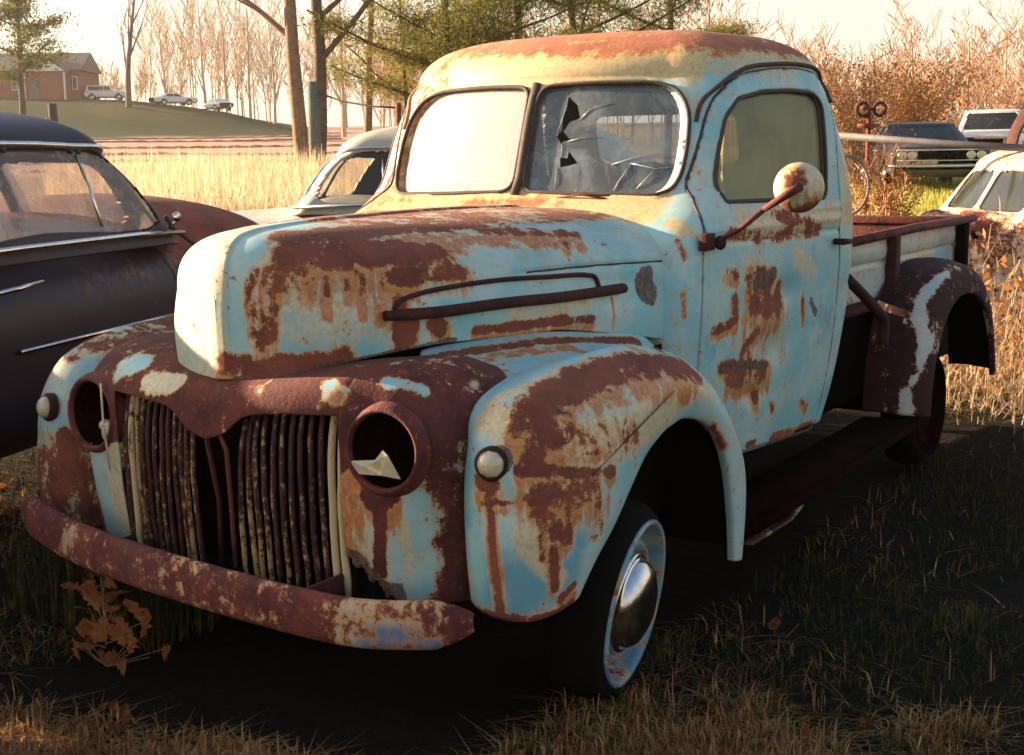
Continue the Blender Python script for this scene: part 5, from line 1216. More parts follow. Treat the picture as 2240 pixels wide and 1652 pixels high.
# ================= brick house
t = NT('red brick'); sp_ = t.n('ShaderNodeSeparateXYZ', {0: t.co}); cb_ = t.n('ShaderNodeCombineXYZ', {0: t.math('ADD', sp_.outputs[0], sp_.outputs[1]), 1: sp_.outputs[2]}).outputs[0]
br = t.n('ShaderNodeTexBrick', {'Vector': cb_, 'Color1': (.30, .062, .045), 'Color2': (.21, .045, .036), 'Mortar': (.30, .25, .22), 'Scale': 3.4, 'Mortar Size': .02})
M['brick'] = t.done(t.bsdf(br.outputs[0], .9, spec=.2)); M['white'] = simple('white painted wood', (.72, .69, .64), .6, var=.12); M['roof'] = simple('grey shingles', (.20, .17, .15), .9, var=.3, scale=6)
M['pane'] = simple('dark house window', (.06, .07, .09), .1, var=.2)
hb = spot(130, 160); hs = empty('brick_house', hb, math.atan2(RH[1], RH[0]), 'red brick house with white gable behind the pine tree', 'house')
def prism(mb, x0, x1, y0, y1, z0, z1, zr, along='x', ov=.35):
    """gabled roof"""
    if along == 'x':
        A = [(x0-ov, y0-ov, z1), (x1+ov, y0-ov, z1), (x1+ov, y1+ov, z1), (x0-ov, y1+ov, z1), (x0-ov, (y0+y1)/2, zr), (x1+ov, (y0+y1)/2, zr)]
    else:
        A = [(x0-ov, y1+ov, z1), (x0-ov, y0-ov, z1), (x1+ov, y0-ov, z1), (x1+ov, y1+ov, z1), ((x0+x1)/2, y1+ov, zr), ((x0+x1)/2, y0-ov, zr)]
    if along == 'x': mb.add(A, [(0, 1, 5, 4), (2, 3, 4, 5), (0, 4, 3), (1, 2, 5), (0, 3, 2, 1)])
    else: mb.add(A, [(1, 0, 4, 5), (3, 2, 5, 4), (1, 5, 2), (0, 3, 4), (0, 1, 2, 3)])
# local x to the image right, local -y ... away is +y rotated
MB().box((-5.0, 5.0, 1.6), (17, 8, 3.4)).build('wall', M['brick'], hs, smooth=False)
MB().box((.2, .2, 1.55), (4.8, 1.9, 3.1)).build('wing_wall', M['brick'], hs, smooth=False)
r_ = MB(); prism(r_, -13.5, 3.5, 1.0, 9.0, 0, 3.35, 5.6); r_.build('roof', M['roof'], hs, smooth=False)
r_ = MB(); prism(r_, -2.2, 2.6, -.8, 3.5, 0, 3.12, 5.0, 'y', .25); r_.build('wing_roof', M['roof'], hs, smooth=False)
MB().add([(-2.15, -.82-.25, 3.16), (2.55, -1.07, 3.16), (.2, -1.07, 4.85), (-2.15, -1.0, 3.16), (2.55, -1.0, 3.16), (.2, -1.0, 4.85)], [(0, 1, 2), (3, 5, 4), (0, 3, 4, 1), (1, 4, 5, 2), (2, 5, 3, 0)]).build('gable', M['white'], hs, smooth=False)
for x in (-6.6, -3.6, 3.05):
    y = .96 if x != 3.05 else .96
    wnd = MB().box((x, y, 1.9), (1.25 if x < 0 else .62, .08, 1.5)).build('window', M['white'], hs, smooth=False)
    MB().box((x-(.3 if x < 0 else 0), y-.05, 1.9), (.50 if x < 0 else .4, .03, 1.3)).build('pane', M['pane'], wnd, smooth=False)
    if x < 0: MB().box((x+.3, y-.05, 1.9), (.50, .03, 1.3)).build('pane', M['pane'], wnd, smooth=False)
MB().box((-1.0, -.79, 1.1), (.95, .06, 2.1)).build('door', M['pane'], hs, smooth=False)
MB().box((2.45, -.95, 1.5), (.18, .18, 3.1)).build('porch_post', M['white'], hs, smooth=False)
MB().box((-2.1, -.95, 1.5), (.18, .18, 3.1)).build('porch_post', M['white'], hs, smooth=False)
# posts, cable, pipe
def post(px_, d, h, r, label, mat, lean=.03, name='fence_post'):
    b = spot(px_, d, -.1); return tag(MB().tube([b, b+Vector((lean*.3, lean*.2, h*.5)), b+Vector((lean, lean*.5, h))], [r, r*.95, r*.85], 9).build(name, mat), label, 'post')
M['wood'] = simple('weathered grey wood', (.20, .20, .17), .95, var=.5, scale=12, bump=.7)
post(143, 60, 2.5, .22, 'thick weathered post at the edge of the field below the brick house', M['bark_dark'], .1)
post(130, 58, 1.9, .07, 'thin pale post beside the thick weathered post', M['wood'])
post(702, 31, 2.55, .15, 'grey green square topped post in front of the twin trunks', simple('mossy post', (.13, .16, .12), .95, var=.4))
post(884, 29.5, 2.05, .07, 'rusty steel post just left of the cab', M['rust'])
a0 = spot(702, 31, 2.25); a1 = spot(884, 29.5, 1.85)
tag(MB().tube([a0, a0.lerp(a1, .35)-Vector((0, 0, .10)), a0.lerp(a1, .7)-Vector((0, 0, .08)), a1], .022, 6).build('fence_cable', M['bark_dark']), 'dark cable sagging from the mossy post to the rusty post', 'cable')
for i, (px_, d) in enumerate([(1770, 9.6), (2420, 8.6)]): post(px_, d, 1.25, .05, ['steel post hidden behind the cab that holds the grey pipe', 'steel post beyond the right edge holding the grey pipe'][i], M['rust_dark'], 0, 'steel_post')
p0, p1 = Vector(at(1770, 292, 9.3)), Vector(at(2420, 334, 8.3))
M['steel'] = simple('grey galvanised pipe', (.12, .11, .11), .7, .0, var=.3, scale=8)
tag(MB().tube([p0, p0.lerp(p1, .5)+Vector((0, 0, -.01)), p1], .024, 10).build('steel_pipe', M['steel']), 'grey steel pipe running level behind the truck bed', 'pipe')
# ================= grasses
def blades(C, h, w, rg, lean=.5, base_dir=None):
    n = len(C); az = rg.uniform(0, 2*np.pi, n); L = rg.uniform(0, lean, n); H = h*rg.uniform(.45, 1.25, n); d = np.stack([np.cos(az), np.sin(az), np.zeros(n)], 1); s = np.stack([-np.sin(az+rg.normal(0, .8, n)), np.cos(az), np.zeros(n)], 1)
    ww = w*rg.uniform(.6, 1.4, n); up = np.array([0, 0, 1.])
    m = C+d*(L*H*.35)[:, None]+up*(H*.6*np.sqrt(np.maximum(0.05, 1-L*L*.3)))[:, None]; tp = C+d*(L*H)[:, None]+up*(H*np.maximum(.15, 1-L*.55))[:, None]
    V = np.stack([C-s*ww[:, None], C+s*ww[:, None], m+s*(ww*.8)[:, None], m-s*(ww*.8)[:, None], tp+s*(ww*.12)[:, None], tp-s*(ww*.12)[:, None]], 1).reshape(-1, 3)
    b = np.arange(n)[:, None]*6; return V, np.concatenate([b+[0, 1, 2, 3], b+[3, 2, 4, 5]])
M['grass_dark'] = leaf_mat('dim winter grass', (.060, .050, .020), (.035, .045, .014), (.13, .075, .03), .25, scale=2.2)
M['grass_straw'] = leaf_mat('straw raised to sunlit tone', (.38, .21, .09), (.22, .105, .045), (.50, .32, .15), .3, scale=3)  # straw colour raised so the near strip looks sunlit
M['grass_mid'] = leaf_mat('green winter grass', (.085, .085, .028), (.05, .055, .02), (.14, .105, .04), .3, scale=2.2)
M['grass_gold'] = leaf_mat('tall golden broomsedge', (.68, .52, .34), (.54, .40, .25), (.74, .62, .45), .45, scale=1.2)
M['grass_green'] = leaf_mat('sunlit yellow green grass', (.40, .40, .08), (.52, .42, .13), (.26, .32, .05), .4, scale=1.)
def area(n, pxr, dr, rg, pw=1.0):
    d = dr[0]+(dr[1]-dr[0])*rg.random(n)**pw; px_ = rg.uniform(*pxr, n); xy = CAM[:2]+d[:, None]*FH+((px_-1120)/3000*d)[:, None]*RH
    return np.column_stack([xy, terrain(xy[:, 0], xy[:, 1])]), d
def clumpy(C, rg, sc=2.2, thr=-.25):
    v = nz(C*[1, 1, 0], sc); return C[v > thr+rg.normal(0, .15, len(C))]
rg = np.random.default_rng(3)
def under(C): return (C[:, 0] < .75) & (C[:, 0] > -4.) & (abs(C[:, 1]) < .72)
C, d = area(70000, (-500, 3500), (1.9, 8.5), rg, 1.2); C = C[~under(C)]; C = clumpy(C, rg, 1.7, -.2); V, F = blades(C, .055, .0022, rg, 1.8)
tag(mk('grass', V, F, M['grass_dark'], None, False), kind='stuff')
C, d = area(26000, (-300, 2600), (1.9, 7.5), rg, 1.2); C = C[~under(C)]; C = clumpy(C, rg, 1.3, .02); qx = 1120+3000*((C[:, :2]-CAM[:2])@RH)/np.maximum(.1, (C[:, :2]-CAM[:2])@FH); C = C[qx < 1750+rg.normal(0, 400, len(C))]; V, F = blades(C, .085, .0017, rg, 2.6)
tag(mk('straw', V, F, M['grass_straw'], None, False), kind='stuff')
C, d = area(26000, (120, 900), (15, 30), rg); C = clumpy(C, rg, .5, -.1); V, F = blades(C, .95, .007, rg, .35); tag(mk('tall_golden_grass', V, F, M['grass_gold'], None, False), kind='stuff')
C, d = area(9000, (1500, 2700), (9, 13), rg); C = C[nz(C*[1, 1, 0], .6) > -.15]; V, F = blades(C, .12, .004, rg, 1.4); C2, _ = area(30000, (1300, 2900), (12, 32), rg); qx = 1120+3000*(((C2[:, :2]-CAM[:2])@RH)/_); C2 = C2[nz(C2*[1, 1, 0], .4) < (qx-1650)/350+.2]; V2_, F2 = blades(C2, .16, .008, rg, .8)
tag(mk('sunlit_grass', np.concatenate([V, V2_]), np.concatenate([F, F2+len(V)]), M['grass_green'], None, False), kind='stuff')
C, d = area(2200, (-200, 2500), (1.9, 6), rg); C = clumpy(C[~under(C)], rg, 1.1, .05); C = C[(1120+3000*((C[:, :2]-CAM[:2])@RH)/np.maximum(.1, (C[:, :2]-CAM[:2])@FH)) < 1500+rg.normal(0, 350, len(C))]; C[:, 2] += rg.uniform(.004, .04, len(C)); V, F = cards(C, .022, rg, 0, .7); tag(mk('dead_leaves', V, F, M['leaf'], None, False), kind='stuff')
# straw thatch near the camera paled for sunlight, weeds added to block sun
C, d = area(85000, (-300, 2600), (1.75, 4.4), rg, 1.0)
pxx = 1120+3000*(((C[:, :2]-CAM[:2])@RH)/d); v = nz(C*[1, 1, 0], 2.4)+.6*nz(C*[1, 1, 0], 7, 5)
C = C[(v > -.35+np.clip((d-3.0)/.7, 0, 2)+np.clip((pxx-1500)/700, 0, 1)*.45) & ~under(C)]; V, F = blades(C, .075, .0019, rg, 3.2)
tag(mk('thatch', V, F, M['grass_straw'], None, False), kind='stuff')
C, d = area(30000, (-300, 2600), (1.75, 4.2), rg, 1.0); qx = 1120+3000*(((C[:, :2]-CAM[:2])@RH)/d); C = C[(nz(C*[1, 1, 0], 1.6, 3) > .15+np.clip((qx-1500)/500, 0, 1)*.3) & ~under(C)]; V, F = blades(C, .07, .0022, rg, 1.6)
tag(mk('green_grass', V, F, M['grass_mid'], None, False), kind='stuff')
n = 9000; C = np.column_stack([rg.uniform(-3.9, .4, n), rg.uniform(-1.2, -.5, n), np.full(n, .03)]); V, F = blades(C, .30, .004, rg, .5)
tag(mk('weeds', V, F, M['grass_dark'], None, False), kind='stuff')  # dark blades added on the far side to stop sun passing beneath
# orange seedling in front of the bumper's far end
M['sprig'] = leaf_mat('orange oak leaves', (.46, .17, .055), (.30, .10, .04), (.52, .24, .09), .35, scale=9)
sb = Vector(at(235, 1470, 3.85)); sb.z = float(terrain(sb.x, sb.y)); sd_ = empty('leafy_sprig', sb, 0, 'clump of orange oak leaves on a low sprig by the bumper end', 'plant')
S = []; LV, LF, nl = [], [], 0
lobe = [(0, 0), (.18, .25), (.10, .38), (.34, .55), (.16, .62), (.26, .85), (0, 1.15), (-.26, .85), (-.16, .62), (-.34, .55), (-.10, .38), (-.18, .25)]
for k in range(34):
    q = k/34; zc = .02+.27*q**1.2; wv = .085*(1-q)+.015; c0 = np.array([rg.normal(0, 1)*wv*RH[0], rg.normal(0, 1)*wv*RH[1], zc]); S.append((Vector((0, 0, 0)) if q < .3 else Vector((0, 0, zc*.6)), Vector(c0), .0012, .0008))
    u = rg.normal(size=3); u[2] += .8; u /= np.linalg.norm(u); v = np.cross(u, -np.append(FH, 0)+rg.normal(size=3)*.7); v /= np.linalg.norm(v); nrm = np.cross(u, v); sz = rg.uniform(.05, .085)
    LV.append(np.array([c0+v*x*sz*1.3+u*y*sz+nrm*(.25*x*x-.12*y*y)*sz*2 for x, y in lobe])); LF.append(tuple(range(nl, nl+12))); nl += 12
V, F = segmesh(S, 4); mk('stems', V, F, M['twig_near'], sd_); mk('leaves', np.concatenate(LV), LF, M['sprig'], sd_, False)
# golden dry brush at the right edge
rb_ = spot(2260, 7.6, -.05); bt = empty('dry_brush', rb_, 0, 'golden dry brush heaped at the right edge behind the rear fender', 'bush')
C = rb_[:]; n = 9000; cc = rg.normal(size=(n, 3))*[.32, .32, .28]; cc[:, 2] = abs(cc[:, 2])*1.0; V, F = blades(cc, .20, .0022, rg, 2.4); mk('stalks', V, F, M['grass_gold'], bt, False)
cc = rg.normal(size=(900, 3))*[.3, .3, .25]; cc[:, 2] = abs(cc[:, 2])+.25; V, F = cards(cc, .03, rg); mk('leaves', V, F, M['beech'], bt, False)
# ================= other vehicles
def loft_body(st, nu=110, nv=64, n=3.6):
    """st: (x, halfwidth, ztop, zbottom, crown) -> half grids around the section, mirrored by the caller"""
    st = sorted(st, key=lambda s: -s[0]); S = np.array([s[:5] for s in st], float)
    xs = np.linspace(S[0, 0], S[-1, 0], nu); xs = S[0, 0]+(S[-1, 0]-S[0, 0])*(.5-.5*np.cos(np.linspace(0, np.pi, nu)))*.35+(xs-S[0, 0])*.65
    G = np.zeros((nu, nv, 3)); f = [pch(xs, S[:, [0, k]]) for k in range(1, 5)]
    for i in range(nu):
        w_, zt_, zb__, cr_ = [q[i] for q in f]; th_ = np.linspace(0, np.pi, nv)
        y = w_*np.abs(np.sin(th_))**(2/n); c_ = np.cos(th_); h = (zt_-zb__)/2; z = (zt_+zb__)/2+h*np.sign(c_)*np.abs(c_)**(2/n)
        z = z+cr_*np.maximum(0, 1-(y/max(w_, 1e-3))**2)*(c_ > 0)
        G[i, :, 0] = xs[i]; G[i, :, 1] = y; G[i, :, 2] = z
    return G
def green_grid(T, nz__=60, nroof=34, H=.16, ex=.62):
    z = np.array(T['z'], float); zz = np.linspace(z[0], z[-1], nz__); f = {k: pch(zz, np.stack([z, T[k]], 1)) for k in T if k != 'z'}; rows = []
    for i in range(nz__):
        p = cab_plan(*[f[k][i] for k in ('xf', 'xr', 'wf', 'wr', 'rf', 'rr', 'bow')], n=(20, 14, 70, 14, 20)); rows.append(np.column_stack([p, np.full(len(p), zz[i])]))
    base = rows[-1]; cx = (T['xf'][-1]+T['xr'][-1])/2
    for k in range(1, nroof+1):
        ph = k/nroof*np.pi/2; sc = np.cos(ph)**ex; r = base.copy(); r[:, 0] = cx+(base[:, 0]-cx)*sc; r[:, 1] *= sc; r[:, 2] = z[-1]+H*np.sin(ph); rows.append(r)
    return np.array(rows)
def car(name, label, cat, body, green, H, side_w, front_w, rear_w, mats, wheels, group=None, wr=.33, trim=(), lamps=None, bumper=None, grille=None, snap=.012, handle=None, attr=None, nexp=3.6, arch=.40):
    root = empty(name, (0, 0, 0), 0, label, cat, group); mb_, mg, mt = mats
    B = loft_body(body, n=nexp); n1, n2 = B.shape[:2]; V = both(B); Q = np.concatenate([quads(n1, n2, 0, False), quads(n1, n2, n1*n2, True)])
    ar = [('cut', np.array([(x+arch*math.cos(t), wr+arch*math.sin(t)) for t in np.linspace(0, 2*np.pi, 40, endpoint=False)]), [0, 2], lambda P: abs(P[:, 1]) > .45) for x in wheels]
    V, p = cutgrid(V, Q, ar, .015); Vb, Qb, _ = sub(V, p['body']); mk('body', Vb, Qb, mb_, root, weld=True, attr=attr(Vb) if attr else np.zeros((len(Vb), 4)), solid=.01)
    if green:
        K = green_grid(green, H=H); n1, n2 = K.shape[:2]; V = both(K); Q = np.concatenate([quads(n1, n2, 0), quads(n1, n2, n1*n2, True)])
        xm = (green['xf'][-1]+green['xr'][-1])/2; sh = []
        for k, poly in enumerate(side_w):
            for s in (1, -1): sh.append(('glass', smooth_loop(poly, 60) if len(poly) > 4 else rnd(poly, 6, .05), [0, 2], lambda P, s=s: (P[:, 1]*s > .45)))
        for poly in front_w: sh.append(('screen', rnd(poly, 6, .06), [1, 2], lambda P: (P[:, 0] > xm+.1)))
        for poly in rear_w: sh.append(('rear', rnd(poly, 6, .06), [1, 2], lambda P: (P[:, 0] < xm-.1)))
        V, p = cutgrid(V, Q, sh, snap); Vb, Qb, _ = sub(V, p['body']); mk('roof', Vb, Qb, mb_, root, weld=True, attr=attr(Vb) if attr else np.zeros((len(Vb), 4)), solid=.012)
        for key in ('glass', 'screen', 'rear'):
            if key in p and len(p[key]):
              for qq in ([p[key][V[p[key]][:, :, 1].mean(1)*s_ > 0] for s_ in (1, -1)] if key != 'rear' else [p[key]]):
                if not len(qq): continue
                Vg, Qg, _ = sub(V, qq); cen = np.array([xm, 0, Vg[:, 2].mean()]); Vg = Vg-(Vg-cen)/np.linalg.norm(Vg-cen, axis=1, keepdims=True)*.015
                mk({'glass': 'side_glass', 'screen': 'windscreen', 'rear': 'rear_window'}[key], Vg, Qg, mg, root)
    W = [s[1] for s in body]; wmax = max(W)
    for x in wheels:
        for s in (1, -1):
            wb = MB().lathe([(wr*.62, .02), (wr*.9, .03), (wr, -.02), (wr, -.14), (wr*.8, -.18), (.05, -.18)], (x, (wmax-.05)*s, wr), (0, s, 0), 28).build('wheel', M['rubber'], root)
            MB().lathe([(wr*.62, .02), (wr*.55, -.01), (wr*.35, .01), (wr*.3, .04), (.001, .05)], (x, (wmax-.05)*s, wr), (0, s, 0), 24).build('hub_cap', mt, wb)
    for P_, r_ in trim: MB().tube(P_, r_, 6).build('chrome_trim', mt, root)
    if lamps:
        for (x, y, z, r_) in lamps:
            for s in (1, -1): 
                hl = MB().lathe([(r_*1.2, -.03), (r_*1.2, .01), (r_, .015)], (x, y*s, z), (1, 0, 0), 20).build('headlight', mt, root); MB().lathe([(r_, .012), (r_*.6, .02), (.001, .025)], (x, y*s, z), (1, 0, 0), 20).build('lens', M['lens'], hl)
    for b_ in (bumper or []): MB().tube(cr(b_[0], 24), b_[1], 8, flat=.6).build('bumper', mt, root)
    if grille:
        gb = MB()
        for y in np.linspace(-grille[1], grille[1], 15): gb.box((grille[0], y, (grille[2]+grille[3])/2), (.02, .015, grille[3]-grille[2]))
        gb.box((grille[0]-.03, 0, (grille[2]+grille[3])/2), (.02, grille[1]*2, grille[3]-grille[2])); gb.build('grille', M['black'], root)
    if handle: MB().tube(handle, [.010]*(len(handle)-1)+[.006], 8).build('door_handle', mt, root)
    return root
def place(o, anchor, world, rz):
    """put a vehicle so that its local anchor point lies at a world point"""
    o.rotation_euler = (0, 0, rz); v = Matrix.Rotation(rz, 3, 'Z')@Vector(anchor); o.location = Vector(world)-v; return o
BODY40 = [(2.45, .10, .82, .50, 0), (2.42, .45, .90, .42, .02), (2.3, .68, .99, .34, .12), (2.0, .80, 1.05, .28, .14), (1.5, .86, 1.08, .26, .16), (.95, .88, 1.10, .25, .13), (.6, .885, 1.10, .25, .04), (0, .89, 1.11, .25, 0), (-1.0, .89, 1.10, .25, 0), (-1.7, .87, 1.06, .26, .02), (-2.2, .80, .92, .30, .05), (-2.5, .55, .75, .38, .03), (-2.56, .12, .66, .48, 0)]
GR40 = dict(z=[1.04, 1.12, 1.22, 1.34, 1.43], xf=[.86, .80, .74, .66, .58], xr=[-2.05, -1.95, -1.80, -1.58, -1.38], wf=[.86, .84, .80, .745, .695], wr=[.86, .84, .80, .745, .695], rf=[.16, .18, .2, .22, .24], rr=[.3, .32, .34, .36, .38], bow=[.06]*5)
GK = green_grid(GR40, H=.20)
def SURF40(P, s, off=.004):
    G = GK.reshape(-1, 3); G = G[(G[:, 1] > .3)]; o = []
    for x, z in P: o.append((x, (G[np.argmin((G[:, 0]-x)**2+(G[:, 2]-z)**2)][1]+off)*s, z))
    return o
def RAIL(s): return SURF40([tuple(q) for q in cr([(.675, 1.155), (.615, 1.28), (.54, 1.39), (.42, 1.45), (.12, 1.466), (-.3, 1.472), (-.9, 1.455), (-1.2, 1.43)], 40)], s)
M['car_black'] = paint_mat('aubergine black paint', base=(.020, .012, .026), deep=(.012, .012, .026), chalk=(.022, .012, .024), cream=(.05, .03, .03), chips=-.5, gloss=.42, coat=.08, spec=.22, halo_k=.15, orange=.35)
def blk(V):
    A = np.zeros((len(V), 4)); x, y, z = V.T; A[:, 0] = np.clip((x-.60)/.3, 0, 1)*np.clip((z-.86)/.08, 0, 1)*1.6+np.clip(1-np.linalg.norm((V-[.25, -.88, .95])/[.75, .3, .10], axis=1), 0, 1)*.40-.12; return A
h0 = math.radians(197.7)
SW = [[(.57, 1.145), (.57, 1.18), (.52, 1.29), (.45, 1.38), (.34, 1.432), (.12, 1.446), (-.30, 1.45), (-.78, 1.43), (-.86, 1.36), (-.88, 1.20), (-.86, 1.14), (-.3, 1.138)], [(-1.0, 1.15), (-1.0, 1.42), (-1.3, 1.38), (-1.45, 1.28), (-1.5, 1.16)]]
blackcar = car('old_car', 'old aubergine black coupe with a rusty front fender and chrome side trim', 'car', BODY40, GR40, .20, SW,
 [[(.03, 1.13), (.03, 1.41), (.55, 1.40), (.60, 1.13)], [(-.03, 1.13), (-.03, 1.41), (-.55, 1.40), (-.60, 1.13)]], [[(-.4, 1.18), (-.36, 1.36), (.36, 1.36), (.4, 1.18)]],
 (M['car_black'], M['glass_pink'], M['chrome']), (1.6, -1.55), trim=[
  ([(.72, -.865, 1.085), (.3, -.885, 1.10), (-.5, -.893, 1.10), (-1.6, -.87, 1.09)], .012), ([(.72, .865, 1.085), (.3, .885, 1.10), (-.5, .893, 1.10), (-1.6, .87, 1.09)], .016),
  (RAIL(-1), .011), (RAIL(1), .011),
  ([(.9, -.895, .74), (.3, -.905, .74), (-.6, -.905, .735)], .009), (SURF40([(.10, 1.145), (.13, 1.3), (.16, 1.43)], -1), .007)],
 lamps=[(2.36, .62, .74, .09)], bumper=[([(2.3, -.85, .45), (2.52, -.5, .45), (2.58, 0, .45), (2.52, .5, .45), (2.3, .85, .45)], .06), ([(-2.4, -.85, .45), (-2.62, -.5, .45), (-2.66, 0, .45), (-2.62, .5, .45), (-2.4, .85, .45)], .06)],
 grille=(2.40, .4, .5, .72), handle=[(-.72, -.905, .955), (-.60, -.925, .965), (-.46, -.92, .975)], attr=blk, snap=.011)
GB = loft_body(BODY40).reshape(-1, 3)
def body_side(x, z, s): return (x, (GB[np.argmin((GB[:, 0]-x)**2+(GB[:, 2]-z)**2-(GB[:, 1] > .5)*9)][1]+.002)*s, z)
for x_ in (.62, -.98): MB().tube([body_side(x_+.05*(1.07-z), z, -1) for z in np.linspace(.32, 1.07, 16)], .004, 5).build('door_seam', M['seal'], blackcar)
MB().tube([(.68, -.80, 1.16), (.70, -.83, 1.10), (.84, -.86, 1.02), (.93, -.875, .95), (1.06, -.87, .90)], .010, 6).build('fender_seam', M['seal'], blackcar)
MB().sphere((.60, -.90, 1.16), (.035, .012, .022)).tube([(.60, -.86, 1.11), (.60, -.90, 1.145)], .006, 6).build('side_mirror', M['chrome'], blackcar)
place(blackcar, (.60, -.79, 1.12), at(338, 498, 6.0), h0); blackcar.location.z = .03
# pale coupe behind it
BODYP = [(a, b, {2.0: .92, 1.5: .95, .95: .99, 2.3: .86}.get(a, c), d, {2.0: .06, 1.5: .08, .95: .08, 2.3: .05}.get(a, e)) for a, b, c, d, e in BODY40]
M['car_pale'] = paint_mat('dusty pale green paint', base=(.30, .34, .30), deep=(.20, .27, .28), chalk=(.42, .42, .36), cream=(.6, .5, .34), chips=.6, gloss=.4)
pale = car('old_car', 'dusty pale green coupe facing left behind the pickup hood', 'car', BODYP, GR40, .20, SW,
 [[(.03, 1.13), (.03, 1.41), (.55, 1.40), (.60, 1.13)], [(-.03, 1.13), (-.03, 1.41), (-.55, 1.40), (-.60, 1.13)]], [[(-.4, 1.18), (-.36, 1.36), (.36, 1.36), (.4, 1.18)]],
 (M['car_pale'], M['glass_clear'], M['chrome']), (1.6, -1.55), trim=[([(.72, .865, 1.085), (.3, .885, 1.10), (-.5, .893, 1.10), (-1.6, .87, 1.09)], .014), (RAIL(1), .011), (SURF40([(.12, 1.145), (.14, 1.3), (.16, 1.43)], 1), .008)],
 lamps=[(2.36, .62, .74, .09)], bumper=[([(2.3, -.85, .45), (2.52, -.5, .45), (2.58, 0, .45), (2.52, .5, .45), (2.3, .85, .45)], .06)], grille=(2.40, .4, .5, .72), attr=lambda V: np.tile([0.05, .3, 0, 0], (len(V), 1)))
place(pale, (.72, .79, 1.12), at(650, 442, 9.0), math.atan2(-RH[1], -RH[0])-.16)
# dark 1960s sedan facing the camera
BODY60 = [(2.62, .86, .80, .42, .0), (2.60, .93, .84, .36, 0), (2.4, .97, .90, .28, .01), (1.6, .98, .94, .25, .03), (.9, .985, .97, .24, .02), (0, .985, .97, .24, 0), (-1.4, .98, .96, .25, .01), (-2.3, .96, .93, .28, .02), (-2.66, .90, .86, .40, 0)]
GR60 = dict(z=[.94, 1.05, 1.2, 1.32], xf=[1.02, .86, .62, .42], xr=[-1.75, -1.55, -1.25, -1.05], wf=[.86, .82, .74, .68], wr=[.86, .82, .74, .68], rf=[.12]*4, rr=[.12]*4, bow=[.10]*4)
SW60 = [[(.66, 1.0), (.34, 1.30), (-.25, 1.30), (-.25, 1.0)], [(-.35, 1.0), (-.35, 1.30), (-.95, 1.28), (-1.25, 1.0)]]
M['car_dark'] = paint_mat('charcoal car paint', base=(.030, .030, .034), deep=(.02, .02, .025), chalk=(.05, .048, .048), cream=(.1, .08, .06), chips=.2, gloss=.3, coat=.4)
sedan = car('sedan', 'dark boxy sedan with chrome grille bars, facing the camera in front of the bare woods', 'car', BODY60, GR60, .07, SW60, [[(-.66, 1.0), (-.56, 1.30), (.56, 1.30), (.66, 1.0)]], [[(-.6, 1.0), (-.52, 1.28), (.52, 1.28), (.6, 1.0)]],
 (M['car_dark'], M['glass_dark'], M['chrome']), (1.65, -1.6), trim=[([(2.625, -.86, .80), (2.64, 0, .80), (2.625, .86, .80)], .016), ([(2.625, -.84, .60), (2.64, 0, .60), (2.625, .84, .60)], .014), ([(1.0, -.99, .80), (-1.5, -.99, .80)], .01)],
 lamps=[(2.62, .74, .70, .075), (2.62, .55, .70, .075)], bumper=[([(2.50, -.98, .50), (2.72, -.8, .50), (2.76, 0, .50), (2.72, .8, .50), (2.50, .98, .50)], .055)], grille=(2.615, .44, .62, .78), nexp=5, attr=lambda V: np.tile([-.1, .1, 0, 0], (len(V), 1)))
place(sedan, (2.6, 0, .8), at(2060, 340, 26.5), math.atan2(-FH[1], -FH[0])-.12); sedan.location.z = float(terrain(sedan.location.x, sedan.location.y))-.02
# pale wagon further back
BODYW = [(2.35, .82, .90, .42, 0), (2.3, .88, .98, .34, 0), (1.9, .92, 1.05, .28, .01), (.9, .93, 1.08, .26, .02), (-2.2, .93, 1.08, .28, 0), (-2.35, .9, 1.0, .36, 0)]
GRW = dict(z=[1.05, 1.2, 1.45, 1.62], xf=[1.0, .88, .68, .56], xr=[-2.2, -2.18, -2.12, -2.05], wf=[.88, .86, .80, .76], wr=[.88, .86, .80, .76], rf=[.12]*4, rr=[.1]*4, bow=[.06]*4)
M['car_white'] = paint_mat('white car paint', base=(.66, .64, .62), deep=(.5, .52, .54), chalk=(.72, .70, .66), cream=(.6, .55, .45), chips=.1, gloss=.3, coat=.3)
wag = car('wagon', 'white roofed wagon parked behind the dark sedan', 'car', BODYW, GRW, .07, [[(.62, 1.12), (.46, 1.56), (-.1, 1.57), (-.1, 1.12)], [(-.2, 1.12), (-.2, 1.57), (-.95, 1.57), (-.95, 1.12)], [(-1.05, 1.12), (-1.05, 1.57), (-1.9, 1.56), (-1.95, 1.12)]], [[(-.72, 1.12), (-.64, 1.58), (.64, 1.58), (.72, 1.12)]], [], (M['car_white'], M['glass_dark'], M['chrome']), (1.5, -1.5), lamps=[(2.33, .68, .78, .08)], bumper=[([(2.3, -.9, .5), (2.45, 0, .5), (2.3, .9, .5)], .05)], grille=(2.34, .5, .66, .86), nexp=5)
place(wag, (.5, 0, 1.6), at(2172, 250, 38), math.atan2(-FH[1], -FH[0])-.45); wag.location.z = float(terrain(wag.location.x, wag.location.y))
